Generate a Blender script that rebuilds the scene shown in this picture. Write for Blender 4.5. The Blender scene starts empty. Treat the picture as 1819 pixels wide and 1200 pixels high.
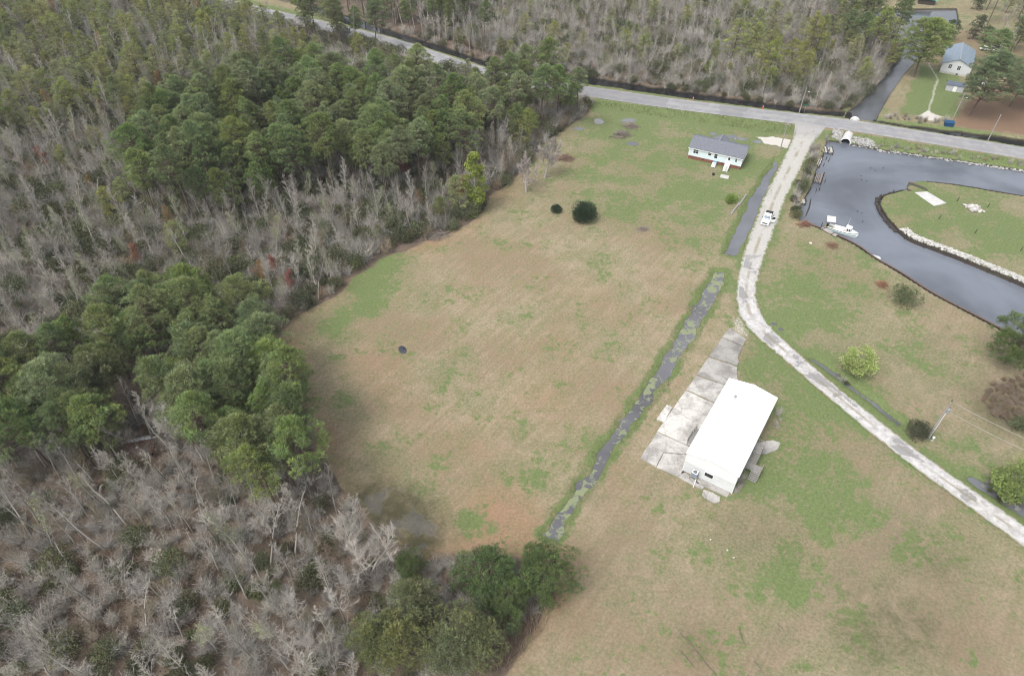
import bpy, math, random
import numpy as np
from mathutils import Vector, Matrix
R = math.radians
sc = bpy.context.scene
random.seed(7); rng = np.random.default_rng(7)

# ------------------------------------------------------------------ camera, world, sun, exposure
CAM_H, PITCH, FPX = 92.0, R(43.0), 1212.0
cam = bpy.data.objects.new('camera', bpy.data.cameras.new('camera'))
sc.collection.objects.link(cam); sc.camera = cam
cam.location = (0, 0, CAM_H); cam.rotation_euler = (R(90) - PITCH, 0, 0)
cam.data.sensor_width = 36; cam.data.lens = 36 * FPX / 1819
cam.data.clip_start = 1; cam.data.clip_end = 9000
SUN_EL, SUN_AZ = R(58), R(225)
w = bpy.data.worlds.new('World'); sc.world = w; w.use_nodes = True
nt = w.node_tree
sky = nt.nodes.new('ShaderNodeTexSky'); sky.sky_type = 'NISHITA'; sky.sun_disc = False
sky.sun_elevation = SUN_EL; sky.sun_rotation = SUN_AZ; sky.dust_density = 4.0; sky.air_density = 1.0
hs = nt.nodes.new('ShaderNodeHueSaturation'); hs.inputs['Saturation'].default_value = 0.30
nt.links.new(sky.outputs[0], hs.inputs['Color'])
nt.links.new(hs.outputs[0], nt.nodes['Background'].inputs['Color'])
nt.nodes['Background'].inputs['Strength'].default_value = 0.15
sl = bpy.data.lights.new('sun', 'SUN'); sl.energy = 1.15; sl.angle = R(20); sl.color = (1, .965, .91)
so = bpy.data.objects.new('sun', sl); sc.collection.objects.link(so)
so.rotation_euler = (R(90) - SUN_EL, 0, R(-45))
sc.view_settings.view_transform = 'Standard'; sc.view_settings.look = 'None'
sc.view_settings.gamma = 1; sc.view_settings.exposure = 0.74
try:
    sc.cycles.max_bounces = 5; sc.cycles.diffuse_bounces = 2; sc.cycles.glossy_bounces = 2
    sc.cycles.transmission_bounces = 2; sc.cycles.transparent_max_bounces = 4; sc.cycles.use_denoising = True; sc.cycles.filter_width = 1.1; sc.cycles.denoising_prefilter = 'ACCURATE'; sc.cycles.volume_bounces = 0
except Exception: pass

# ------------------------------------------------------------------ helpers
CS, SN = math.cos(PITCH), math.sin(PITCH)
def at(px, py, z=0.0):
    """a spot of the photograph (1819 wide) as a point of the flat site, at height z"""
    X = (px - 909.5) / FPX; Y = (py - 600) / FPX
    t = (z - CAM_H) / (-SN - Y * CS)
    return (X * t, (CS - Y * SN) * t)
def poly(pts, z=0.0): return np.array([at(x, y, z) for x, y in pts])
C = sc.collection
def inside(P, q):
    x, y = P[:, 0], P[:, 1]; r = np.zeros(len(P), bool); n = len(q)
    for i in range(n):
        x1, y1 = q[i]; x2, y2 = q[(i + 1) % n]
        if y1 == y2: continue
        c = ((y1 > y) != (y2 > y)) & (x < (x2 - x1) * (y - y1) / (y2 - y1) + x1)
        r ^= c
    return r
def seg_dist(P, q, closed=True):
    d = np.full(len(P), 1e9); n = len(q)
    for i in range(n if closed else n - 1):
        a = q[i]; b = q[(i + 1) % n]; ab = b - a; L = max(float(ab @ ab), 1e-9)
        t = np.clip(((P - a) @ ab) / L, 0, 1)
        d = np.minimum(d, np.hypot(P[:, 0] - a[0] - t * ab[0], P[:, 1] - a[1] - t * ab[1]))
    return d
def sdist(P, q, reach=25.0):
    """signed distance to a polygon, negative inside; only worked out within reach of it"""
    out = np.full(len(P), 1e3); lo = q.min(0) - reach; hi = q.max(0) + reach
    m = (P[:, 0] > lo[0]) & (P[:, 0] < hi[0]) & (P[:, 1] > lo[1]) & (P[:, 1] < hi[1])
    if m.any():
        S = P[m]; d = seg_dist(S, q); out[m] = np.where(inside(S, q), -d, d)
    return out
def sstep(a, b, x):
    t = np.clip((x - a) / (b - a), 0, 1); return t * t * (3 - 2 * t)
def smooth_line(pts, step=1.0):
    """Catmull-Rom through pts (arrays of x, y, ...), resampled about every step metres"""
    pts = np.array(pts, float); out = []
    for i in range(len(pts) - 1):
        p0, p1, p2, p3 = pts[max(i - 1, 0)], pts[i], pts[i + 1], pts[min(i + 2, len(pts) - 1)]
        n = max(2, int(np.linalg.norm((p2 - p1)[:2]) / step))
        for k in range(n):
            t = k / n
            out.append(.5 * ((2 * p1) + (p2 - p0) * t + (2 * p0 - 5 * p1 + 4 * p2 - p3) * t * t + (3 * p1 - p0 - 3 * p2 + p3) * t ** 3))
    out.append(pts[-1]); return np.array(out)
def vnoise(P, s, seed=0):
    """smooth value noise, 0..1"""
    g = np.random.default_rng(seed).random((64, 64)); q = P * s; i = np.floor(q).astype(int); f = q - i; f = f * f * (3 - 2 * f)
    i0 = i % 64; i1 = (i + 1) % 64
    a = g[i0[:, 0], i0[:, 1]]; b = g[i1[:, 0], i0[:, 1]]; c = g[i0[:, 0], i1[:, 1]]; d = g[i1[:, 0], i1[:, 1]]
    return (a * (1 - f[:, 0]) + b * f[:, 0]) * (1 - f[:, 1]) + (c * (1 - f[:, 0]) + d * f[:, 0]) * f[:, 1]

# node helpers
class Nodes:
    def __init__(s, m): s.t = m.node_tree; s.n = s.t.nodes; s.l = s.t.links
    def new(s, typ, inputs=None, **kw):
        n = s.n.new(typ)
        for k, v in kw.items(): setattr(n, k, v)
        for k, v in (inputs or {}).items():
            if hasattr(v, 'is_linked') or isinstance(v, bpy.types.NodeSocket): s.l.new(v, n.inputs[k])
            else: n.inputs[k].default_value = v
        return n
    def math(s, op, a, b=0.0, c=None, clamp=False):
        i = {0: a, 1: b}
        if c is not None: i[2] = c
        return s.new('ShaderNodeMath', i, operation=op, use_clamp=clamp).outputs[0]
    def mix(s, f, a, b, mode='MIX'):
        n = s.n.new('ShaderNodeMix'); n.data_type = 'RGBA'; n.blend_type = mode
        for k, v in ((0, f), (6, a), (7, b)):
            if isinstance(v, bpy.types.NodeSocket): s.l.new(v, n.inputs[k])
            else: n.inputs[k].default_value = (tuple(v) + (1,))[:4] if k else v
        return n.outputs[2]
    def noise(s, vec, scale, detail=4, rough=.55, dist=0.0):
        return s.new('ShaderNodeTexNoise', {'Vector': vec, 'Scale': scale, 'Detail': detail, 'Roughness': rough, 'Distortion': dist}).outputs[0]
    def step(s, x, a, b):
        return s.new('ShaderNodeMapRange', {0: x, 1: a, 2: b, 3: 0.0, 4: 1.0}, interpolation_type='SMOOTHSTEP').outputs[0]
    def range(s, x, a, b, c, d):
        return s.new('ShaderNodeMapRange', {0: x, 1: a, 2: b, 3: c, 4: d}).outputs[0]
    def scale(s, col, f): return s.mix(1.0, col, s.new('ShaderNodeCombineColor', {0: f, 1: f, 2: f}).outputs[0], 'MULTIPLY')
def new_mat(name):
    m = bpy.data.materials.new(name); m.use_nodes = True
    return m, Nodes(m), m.node_tree.nodes['Principled BSDF']
MATS = {}
def mat(name, col, rough=.7, var=.18, ns=3.0, bump=0.0, col2=None, metal=0.0, spec=.3, coords='Object', stretch=None, lo=.35, hi=.65):
    """a mottled surface: col drifting to col2 (or lighter / darker by var) with two noises"""
    if name in MATS: return MATS[name]
    m, N, b = new_mat(name)
    v = N.new('ShaderNodeTexCoord').outputs[coords]
    if stretch: v = N.new('ShaderNodeMapping', {0: v, 3: stretch}).outputs[0]
    a = N.noise(v, ns, 6, .62); c = N.noise(v, ns * 6.3, 4, .6)
    if col2 is None: base = N.scale(col, N.range(a, .3, .7, 1 - var, 1 + var))
    else: base = N.mix(N.step(a, lo, hi), col, col2)
    base = N.scale(base, N.range(c, .3, .7, 1 - var * .5, 1 + var * .5))
    N.l.new(base, b.inputs['Base Color'])
    b.inputs['Roughness'].default_value = rough; b.inputs['Metallic'].default_value = metal
    b.inputs['Specular IOR Level'].default_value = spec
    if bump:
        N.l.new(N.new('ShaderNodeBump', {'Strength': 1.0, 'Distance': bump, 'Height': c}).outputs[0], b.inputs['Normal'])
    MATS[name] = m; return m
def plant_mat(name, col, amp=.22, hue=.03, sss=.25, rough=.6):
    """leaf or twig surface: own colour x the piece's tint attribute, drifting a little from plant to plant"""
    if name in MATS: return MATS[name]
    m, N, b = new_mat(name)
    t = N.new('ShaderNodeAttribute', attribute_name='tint').outputs['Color']
    rnd = N.new('ShaderNodeObjectInfo').outputs['Random']
    r2 = N.math('FRACT', N.math('MULTIPLY', rnd, 17.31))
    c = N.mix(1.0, col, t, 'MULTIPLY')
    c = N.new('ShaderNodeHueSaturation', {'Hue': N.range(rnd, 0, 1, .5 - hue, .5 + hue), 'Saturation': N.range(r2, 0, 1, .8, 1.15),
              'Value': N.range(N.math('FRACT', N.math('MULTIPLY', rnd, 7.7)), 0, 1, 1 - amp, 1 + amp), 'Color': c}).outputs[0]
    N.l.new(c, b.inputs['Base Color']); b.inputs['Roughness'].default_value = rough; b.inputs['Specular IOR Level'].default_value = .15
    if sss:
        tr = N.new('ShaderNodeBsdfTranslucent', {'Color': c})
        mx = N.new('ShaderNodeMixShader', {0: sss, 1: b.outputs[0], 2: tr.outputs[0]})
        N.l.new(mx.outputs[0], N.n['Material Output'].inputs['Surface'])
    MATS[name] = m; return m

# mesh helpers
def np_mesh(name, V, F, tint=None, mat_=None, smooth=False, mi=None):
    V = np.asarray(V, np.float32).reshape(-1, 3); F = np.asarray(F, np.int32); k = F.shape[1]
    me = bpy.data.meshes.new(name); me.vertices.add(len(V)); me.vertices.foreach_set('co', V.ravel())
    me.loops.add(F.size); me.loops.foreach_set('vertex_index', F.ravel())
    me.polygons.add(len(F)); me.polygons.foreach_set('loop_start', np.arange(0, F.size, k, dtype=np.int32))
    if mi is not None: me.polygons.foreach_set('material_index', np.asarray(mi, np.int32))
    me.polygons.foreach_set('use_smooth', np.full(len(F), smooth))
    me.update(calc_edges=True)
    if tint is not None:
        t = np.ones((len(V), 4), np.float32); t[:, :3] = tint
        me.color_attributes.new('tint', 'FLOAT_COLOR', 'POINT').data.foreach_set('color', t.ravel())
    for x in ([mat_] if mat_ is not None and not isinstance(mat_, (list, tuple)) else (mat_ or [])): me.materials.append(x)
    return me
def link(name, data, parent=None, loc=None, rot=None):
    o = bpy.data.objects.new(name, data); C.objects.link(o)
    if parent: o.parent = parent
    if loc is not None: o.location = loc
    if rot is not None: o.rotation_euler = (0, 0, rot)
    return o
def tag(o, label=None, cat=None, group=None, kind=None):
    if label: o['label'] = label
    if cat: o['category'] = cat
    if group: o['group'] = group
    if kind: o['kind'] = kind
    return o
def thing(name, label, cat, loc=(0, 0, 0), rz=0.0, group=None):
    o = link(name, None, None, loc, rz); o.empty_display_size = .3
    return tag(o, label, cat, group)
def dup(o, parent=None):
    c = o.copy(); C.objects.link(c)
    if parent: c.parent = parent
    for ch in list(o.children): dup(ch, c)
    return c
class MB:
    def __init__(s): s.v = []; s.f = []
    def add(s, v, f):
        n = len(s.v); s.v += [tuple(p) for p in v]; s.f += [tuple(i + n for i in q) for q in f]; return s
    def box(s, x0, x1, y0, y1, z0, z1):
        v = [(x0, y0, z0), (x1, y0, z0), (x1, y1, z0), (x0, y1, z0), (x0, y0, z1), (x1, y0, z1), (x1, y1, z1), (x0, y1, z1)]
        return s.add(v, [(3, 2, 1, 0), (4, 5, 6, 7), (0, 1, 5, 4), (1, 2, 6, 5), (2, 3, 7, 6), (3, 0, 4, 7)])
    def hexa(s, b, t):
        """bottom loop and top loop of equal length joined to a solid"""
        n = len(b); f = [tuple(range(n))[::-1], tuple(range(n, 2 * n))]
        f += [(i, (i + 1) % n, n + (i + 1) % n, n + i) for i in range(n)]
        return s.add(list(b) + list(t), f)
    def prism_x(s, yz, x0, x1):
        return s.hexa([(x0, y, z) for y, z in yz], [(x1, y, z) for y, z in yz])
    def prism_y(s, xz, y0, y1):
        return s.hexa([(x, y0, z) for x, z in xz], [(x, y1, z) for x, z in xz])
    def slab(s, xy, z0, z1): return s.hexa([(x, y, z0) for x, y in xy], [(x, y, z1) for x, y in xy])
    def bar(s, a, b, w, h=None):
        a = Vector(a); b = Vector(b); d = (b - a).normalized(); h = h or w
        u = d.cross(Vector((0, 0, 1)))
        if u.length < 1e-4: u = Vector((1, 0, 0))
        u.normalize(); t = u.cross(d); u *= w / 2; t *= h / 2
        return s.hexa([a - u - t, a + u - t, a + u + t, a - u + t], [b - u - t, b + u - t, b + u + t, b - u + t])
    def tube(s, pts, rad, n=8):
        if not hasattr(rad, '__len__'): rad = [rad] * len(pts)
        V, F = tube_np(np.array([tuple(p) for p in pts]), np.array(rad), n)
        s.add(V, F.tolist()); k = len(pts)
        base = len(s.v) - len(V)
        s.f.append(tuple(base + i for i in range(n))[::-1]); s.f.append(tuple(base + (k - 1) * n + i for i in range(n)))
        return s
    def build(s, name, m, parent=None, bevel=0.0, smooth=False):
        me = bpy.data.meshes.new(name); me.from_pydata(s.v, [], s.f); me.update()
        import bmesh
        bm = bmesh.new(); bm.from_mesh(me); bmesh.ops.recalc_face_normals(bm, faces=bm.faces); bm.to_mesh(me); bm.free()
        if smooth: me.polygons.foreach_set('use_smooth', np.ones(len(me.polygons), bool))
        if m: me.materials.append(m)
        o = link(name, me, parent)
        if bevel:
            b = o.modifiers.new('bevel', 'BEVEL'); b.width = bevel; b.segments = 2; b.limit_method = 'ANGLE'
        return o
def tube_np(P, rad, n=6):
    d = np.gradient(P, axis=0); d /= np.maximum(np.linalg.norm(d, axis=1, keepdims=True), 1e-9)
    ref = np.where(np.abs(d[:, 2:3]) > .95, np.array([[1., 0, 0]]), np.array([[0, 0, 1.]]))
    u = np.cross(d, ref); u /= np.linalg.norm(u, axis=1, keepdims=True); v = np.cross(d, u)
    a = np.arange(n) * 2 * math.pi / n
    V = P[:, None] + rad[:, None, None] * (np.cos(a)[None, :, None] * u[:, None] + np.sin(a)[None, :, None] * v[:, None])
    k = len(P); i = np.arange(k - 1)[:, None] * n; j = np.arange(n)[None]; j1 = (j + 1) % n
    F = np.stack([i + j, i + j1, i + n + j1, i + n + j], -1).reshape(-1, 4)
    return V.reshape(-1, 3), F

# ------------------------------------------------------------------ site plan (spots read off the photograph, laid out on the ground)
road_px = [((460, 12), (460, 28)), ((600, 44), (600, 60)), ((700, 70), (700, 86)), ((800, 103), (800, 119)), ((890, 131), (890, 146)),
           ((985, 145), (985, 161)), ((1050, 155), (1050, 172)), ((1200, 176), (1200, 194)), ((1350, 194), (1350, 213)), ((1500, 211), (1500, 232)), ((1640, 233), (1640, 254)), ((1819, 262), (1819, 283)),
           ((2000, 292), (2000, 314))]
ROAD_Z = .8
rc = [np.add(at(*a, ROAD_Z), at(*b, ROAD_Z)) / 2 for a, b in road_px]
rc.insert(0, rc[0] + (rc[0] - rc[1]) * 6); rc.append(rc[-1] + (rc[-1] - rc[-2]) * 8)
ROAD = smooth_line(rc, 2.0); ROAD_W = 3.75
lane_px = [(1438, 224, 27), (1430, 243, 20), (1402, 300, 18), (1377, 350, 18.5), (1362, 392, 19), (1347, 430, 19), (1336, 465, 18), (1327, 500, 17), (1326, 530, 18),
           (1335, 562, 21), (1360, 593, 20), (1402, 630, 17.5), (1450, 672, 17.5), (1500, 714, 18), (1560, 763, 19), (1640, 825, 20), (1720, 882, 21), (1819, 952, 23), (1960, 1050, 26)]
LANE = smooth_line([(*at(x, y), hw) for x, y, hw in lane_px], .6)
for k in range(len(LANE)):        # half width in the photograph -> metres on the ground
    pass
def mpp(y): return CAM_H / ((SN + (y - 600) / FPX * CS) * FPX)
def py_of(wx, wy, wz=0.0):
    dep = wy * CS - (wz - CAM_H) * SN; up = wy * SN + (wz - CAM_H) * CS
    return 600 - FPX * up / dep
LANE_HW = np.array([mpp(py_of(a, b)) * c * .92 for a, b, c in LANE])
canal = [
 poly([(1470, 246), (1500, 250), (1560, 262), (1650, 274), (1740, 287), (1819, 299), (2150, 350), (2150, 402), (1819, 347), (1700, 327), (1640, 320), (1620, 322), (1612, 331), (1622, 338), (1606, 336),
       (1570, 346), (1563, 359), (1577, 386), (1612, 420), (1700, 455), (1819, 504), (2000, 585), (2000, 720), (1819, 607), (1765, 577), (1660, 522), (1600, 484), (1556, 458), (1520, 433), (1466, 408),
       (1423, 390), (1420, 372), (1430, 350), (1441, 330), (1448, 308), (1455, 288), (1465, 268)]),
 poly([(1500, 212), (1505, 198), (1530, 178), (1560, 148), (1588, 112), (1605, 85), (1570, 66), (1530, 52), (1500, 22), (1560, 14), (1700, 13), (1705, 42), (1668, 52), (1650, 75), (1632, 100),
       (1606, 130), (1582, 165), (1562, 200), (1556, 216)]),
]
ditch = {
 'road': [poly([(560, 8), (640, 34), (760, 72), (880, 112), (1000, 128), (1100, 142), (1200, 158), (1330, 176), (1450, 193), (1510, 197), (1512, 208), (1420, 202), (1300, 186), (1200, 171), (1080, 153), (990, 140), (880, 124), (760, 86), (640, 50), (560, 20)]),
          poly([(1556, 210), (1600, 219), (1680, 228), (1819, 245), (2000, 275), (2000, 286), (1819, 262), (1680, 240), (1600, 226), (1550, 217)])],
 'field': [poly([(1378, 283), (1358, 315), (1337, 348), (1319, 380), (1304, 410), (1289, 450), (1311, 453), (1324, 425), (1340, 390), (1356, 355), (1370, 320), (1384, 285)]),
           poly([(1270, 481), (1257, 503), (1231, 548), (1203, 598), (1170, 652), (1131, 714), (1085, 775), (1048, 830), (1008, 890), (966, 948), (988, 952), (1026, 890), (1062, 840), (1100, 780), (1151, 714), (1190, 662), (1226, 602), (1256, 552), (1281, 506), (1291, 482)])],
 'lane': [poly([(1440, 628), (1480, 655), (1520, 685), (1560, 715), (1604, 748), (1598, 756), (1550, 718), (1512, 690), (1472, 660), (1438, 634)]),
          poly([(1722, 840), (1760, 858), (1830, 900), (1900, 950), (1890, 962), (1815, 912), (1750, 872), (1718, 848)])],
}
FOREST = poly([(850, 1290), (905, 1178), (975, 1080), (1000, 1010), (960, 985), (830, 978), (755, 995), (690, 962), (650, 905), (600, 850), (562, 795), (530, 700), (492, 600), (525, 565), (600, 522), (650, 480), (690, 455), (760, 430), (835, 400),
               (868, 352), (900, 330), (935, 296), (970, 250), (1005, 228), (1045, 205), (1052, 182), (980, 168), (890, 152), (800, 125), (700, 92), (600, 66), (460, 36), (300, -15), (-500, -15), (-1200, 700), (-900, 1290)])
NWOOD = poly([(440, -10), (560, 15), (640, 38), (760, 76), (880, 114), (1000, 131), (1200, 162), (1450, 196), (1500, 197), (1530, 172), (1580, 118), (1598, 86), (1530, 55), (1495, 20), (1560, 8), (1560, -150), (300, -150)])
NE_DUFF = poly([(1690, 205), (1730, 160), (1819, 130), (2000, 140), (2000, 270), (1819, 243), (1690, 228)])

# ------------------------------------------------------------------ ground: one sheet, fine where the photograph looks
xs = np.unique(np.concatenate([np.linspace(-4000, -300, 14), np.linspace(-300, -230, 12), np.arange(-230, 235, .62), np.linspace(240, 300, 12), np.linspace(300, 4000, 14)]))
ys = np.unique(np.concatenate([np.linspace(-3000, 0, 10), np.linspace(0, 22, 12), np.arange(22, 170, .5), np.arange(170, 330, .7), np.linspace(335, 450, 24), np.linspace(450, 6000, 16)]))
GX, GY = np.meshgrid(xs, ys); P = np.stack([GX.ravel(), GY.ravel()], 1)
wob = np.stack([vnoise(P, .45, 1) - .5, vnoise(P, .45, 2) - .5], 1) * 1.1 + np.stack([vnoise(P, 1.3, 3) - .5, vnoise(P, 1.3, 4) - .5], 1) * .5
Pw = P + wob
z = (vnoise(P, .08, 5) - .5) * .16 + (vnoise(P, .35, 6) - .5) * .05
fsd = np.minimum(sdist(Pw, FOREST), sdist(Pw, NWOOD))
fmask = sstep(.8, -1.2, fsd)
z += fmask * ((vnoise(P, .2, 8) - .5) * .5 - .1)
dr = seg_dist(P, ROAD, False); z = z * sstep(4, 9, dr) + ROAD_Z * sstep(8.5, 4.0, dr)
dl = seg_dist(P, LANE[::2, :2], False); z = np.where(dr > 6, z * sstep(1.5, 5, dl), z)
csd = np.minimum.reduce([sdist(P, q) for q in canal])
z = np.where(csd < 3, z - 2.5 * sstep(.35, -.75, csd), z)
dsd_all = np.full(len(P), 1e3)
for k, qs in ditch.items():
    for q in qs:
        d = sdist(Pw if k != 'lane' else P * .5 + Pw * .5, q); dsd_all = np.minimum(dsd_all, d)
        dep = {'road': 1.5, 'field': .95, 'lane': .8}[k]
        z = z - dep * sstep(1.0, -1.1, d) * (csd > .5)
pa, pc = at(1504, 247), at(1518, 214); pd = seg_dist(P, np.array([pa, pc]) + (np.array(pa) - np.array(pc)) / np.linalg.norm(np.array(pa) - np.array(pc)) * np.array([[3.0], [-2.0]]), False)
z = np.where((dr > 4.3) & (pd < 1.9), np.minimum(z, -2.0 + 3.2 * sstep(.75, 1.7, pd)), z)
M1 = np.zeros((len(P), 4), np.float32); M2 = np.zeros((len(P), 4), np.float32); M2[:, 3] = 1; M1[:, 3] = 0
def blob(arr, ch, px, py, rpx, amp, ry=None):
    c = at(px, py); r = rpx * mpp(py); q = (Pw - c) / r
    if ry: q[:, 1] *= rpx / ry
    arr[:, ch] += amp * np.exp(-(q ** 2).sum(1) * 1.2)
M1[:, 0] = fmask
# green: a lawn that is greener in some stretches (photograph spot, radius, amount)
for b in [(655, 492, 60, .75), (600, 560, 45, .5), (700, 470, 40, .4), (560, 600, 40, .2), (622, 706, 24, .35), (690, 815, 45, .35), (785, 660, 34, .35), (760, 520, 40, .2), (850, 850, 40, .2), (740, 880, 50, .25), (825, 925, 26, .6), (705, 590, 40, .2),
          (1080, 372, 60, .3), (1180, 300, 170, .28), (1250, 372, 90, .3), (1330, 300, 70, .45), (1240, 430, 60, .25), (1080, 225, 60, .35), (1160, 210, 120, .3), (1330, 225, 90, .35), (940, 560, 60, .12), (1030, 560, 50, .12),
          (1080, 610, 60, .15), (1000, 800, 60, .16), (960, 850, 40, .25), (960, 640, 50, .12), (1235, 520, 26, .3), (1060, 780, 34, .25),
          (1450, 470, 120, .3), (1440, 580, 110, .32), (1420, 520, 70, .3), (1500, 690, 70, .45), (1400, 700, 90, .35), (1430, 820, 90, .38), (1335, 850, 60, .55), (1480, 900, 90, .35), (1540, 920, 40, .5), (1400, 1000, 60, .4), (1420, 1070, 40, .45),
          (1700, 830, 80, .35), (1560, 760, 60, .3), (1660, 640, 70, .2), (1700, 400, 170, .38), (1650, 350, 80, .3), (1800, 420, 60, .4), (1340, 640, 60, .3), (1310, 1000, 60, .2), (1600, 1000, 60, .2), (1250, 950, 40, .2), (1720, 960, 60, .3), (1380, 1150, 60, .3), (1540, 1150, 60, .15)]:
    blob(M1, 1, *b)
for q, a in ((poly([(1600, 205), (1625, 150), (1640, 118), (1700, 135), (1700, 205)]), .9), (poly([(1600, 90), (1650, 50), (1760, 40), (1850, 60), (1850, 120), (1700, 120)]), .1)):
    M1[:, 1] += a * sstep(1.5, -1.5, sdist(Pw, q))
M1[:, 1] += .5 * sstep(1.4, .3, np.abs(dsd_all - .5)) * (fmask < .5)      # lush ditch banks
M1[:, 1] += .55 * sstep(12, 7, dr) * (fmask < .5) * sstep(4, 5.5, dr)      # road verge
M1[:, 1] += .25 * sstep(4.5, 2.4, dl)
for b in [(620, 600, 22, .4), (590, 640, 22, .35), (640, 740, 22, .3), (600, 720, 20, .3), (830, 625, 24, .35), (745, 545, 26, .25), (670, 545, 28, .35), (840, 700, 30, .25), (930, 770, 26, .2), (1000, 690, 30, .2), (1110, 520, 26, .25), (1060, 460, 40, .15), (800, 790, 34, .2), (900, 830, 24, .25)]: blob(M1, 1, *b)
M2[:, 2] += .4 * sstep(-3, 6, P[:, 0] - (P[:, 1] - 50) * .75 - 8) * (P[:, 1] < 100)
# reddish thatch
for b in [(505, 620, 40, .9), (540, 720, 40, .7), (590, 780, 40, .6), (960, 700, 60, .5), (860, 930, 70, .9), (930, 940, 60, .7), (690, 690, 60, .45), (1040, 520, 60, .2), (1000, 610, 60, .2), (760, 430, 50, .5), (900, 345, 30, .5), (990, 1060, 30, .8), (830, 780, 60, .3), (900, 880, 60, .35), (650, 640, 60, .3)]:
    blob(M1, 2, *b)
M1[:, 2] += .5 * sstep(5, 0, np.abs(fsd)) * (P[:, 1] < 190)
# wet, dark ground
for b in [(640, 890, 50, .9), (670, 915, 60, .8), (700, 930, 70, .8), (750, 965, 60, .8), (720, 900, 60, .4), (1060, 215, 24, .7), (1570, 1090, 80, .32), (1540, 1150, 60, .3), (1660, 1000, 60, .3), (1380, 960, 60, .16), (1300, 940, 50, .2), (1055, 890, 26, .2), (1240, 1150, 40, .25), (1640, 1120, 70, .3), (1780, 730, 60, .8)]:
    blob(M1, 3, *b)
# pale sand / crushed stone, pine straw, bare pink soil, tidal mud
M2[:, 0] += sstep(1.0, -.4, sdist(Pw, poly([(1345, 243), (1375, 244), (1420, 252), (1425, 262), (1395, 262), (1360, 254)])))
M2[:, 0] += .55 * sstep(2.5, -1.5, sdist(Pw, poly([(1318, 545), (1330, 600), (1304, 592), (1300, 570)])))
M2[:, 0] += .8 * sstep(1, -1, sdist(Pw, poly([(1625, 206), (1650, 198), (1680, 208), (1660, 218)]))) + .55 * sstep(1.0, .2, seg_dist(P * .6 + Pw * .4, poly([(1648, 112), (1666, 140), (1660, 160), (1650, 195), (1640, 206)]), False))
M2[:, 1] += .8 * sstep(2, -3, sdist(Pw, NE_DUFF)) + .55 * sstep(2, -3, sdist(Pw, poly([(1665, 60), (1720, 40), (1850, 80), (1850, 130), (1760, 118), (1690, 100)])))
M2[:, 1] += .9 * sstep(3, -8, sdist(P, poly([(400, 270), (560, 250), (760, 260), (800, 300), (700, 330), (560, 330), (430, 320)]))) + .95 * sstep(2, -6, sdist(P, poly([(60, 730), (220, 690), (350, 740), (560, 830), (470, 850), (350, 830), (200, 830), (60, 790)])))
for b in [(1505, 445, 40, .5), (1470, 520, 50, .25), (1650, 620, 70, .35), (1790, 690, 60, .5), (1600, 650, 60, .2), (1640, 1080, 200, .28), (1250, 1100, 120, .3), (1450, 1080, 50, .3), (1580, 930, 80, .3), (1330, 960, 60, .3), (1640, 540, 26, .5), (1530, 520, 60, .3), (1110, 1000, 80, .25)]:
    blob(M2, 2, *b)
M2[:, 2] += .5 * sstep(2.6, .5, seg_dist(Pw, poly([(1690, 870), (1600, 930), (1520, 1000), (1440, 1090), (1370, 1160), (1330, 1210)]), False))
tk = seg_dist(Pw, poly([(1690, 870), (1600, 930), (1520, 1000), (1440, 1090), (1370, 1160), (1330, 1210)]), False); M1[:, 1] = np.maximum(M1[:, 1] - .5 * sstep(2.4, .6, tk), 0)
M1[:, 1] += .10 * sstep(125, 150, P[:, 1] - .1 * P[:, 0]) * (fmask < .5) + .03 * sstep(0, 8, P[:, 0] - (P[:, 1] - 50) * .75 - 12)
gv = np.stack([P[:, 0], P[:, 1], z], 1); nx, ny = len(xs), len(ys)
ii = (np.arange(ny - 1)[:, None] * nx + np.arange(nx - 1)[None]).ravel()
gme = np_mesh('ground', gv, np.stack([ii, ii + 1, ii + nx + 1, ii + nx], 1), smooth=True)
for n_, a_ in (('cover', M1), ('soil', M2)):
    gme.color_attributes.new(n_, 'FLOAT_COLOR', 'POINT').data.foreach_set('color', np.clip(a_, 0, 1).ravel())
def ground_z(x, y):
    i = np.clip(np.searchsorted(xs, x) - 1, 0, nx - 2); j = np.clip(np.searchsorted(ys, y) - 1, 0, ny - 2); Z = z.reshape(ny, nx)
    a = (x - xs[i]) / (xs[i + 1] - xs[i]); b = (y - ys[j]) / (ys[j + 1] - ys[j])
    return Z[j, i] * (1 - a) * (1 - b) + Z[j, i + 1] * a * (1 - b) + Z[j + 1, i] * (1 - a) * b + Z[j + 1, i + 1] * a * b
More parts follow.
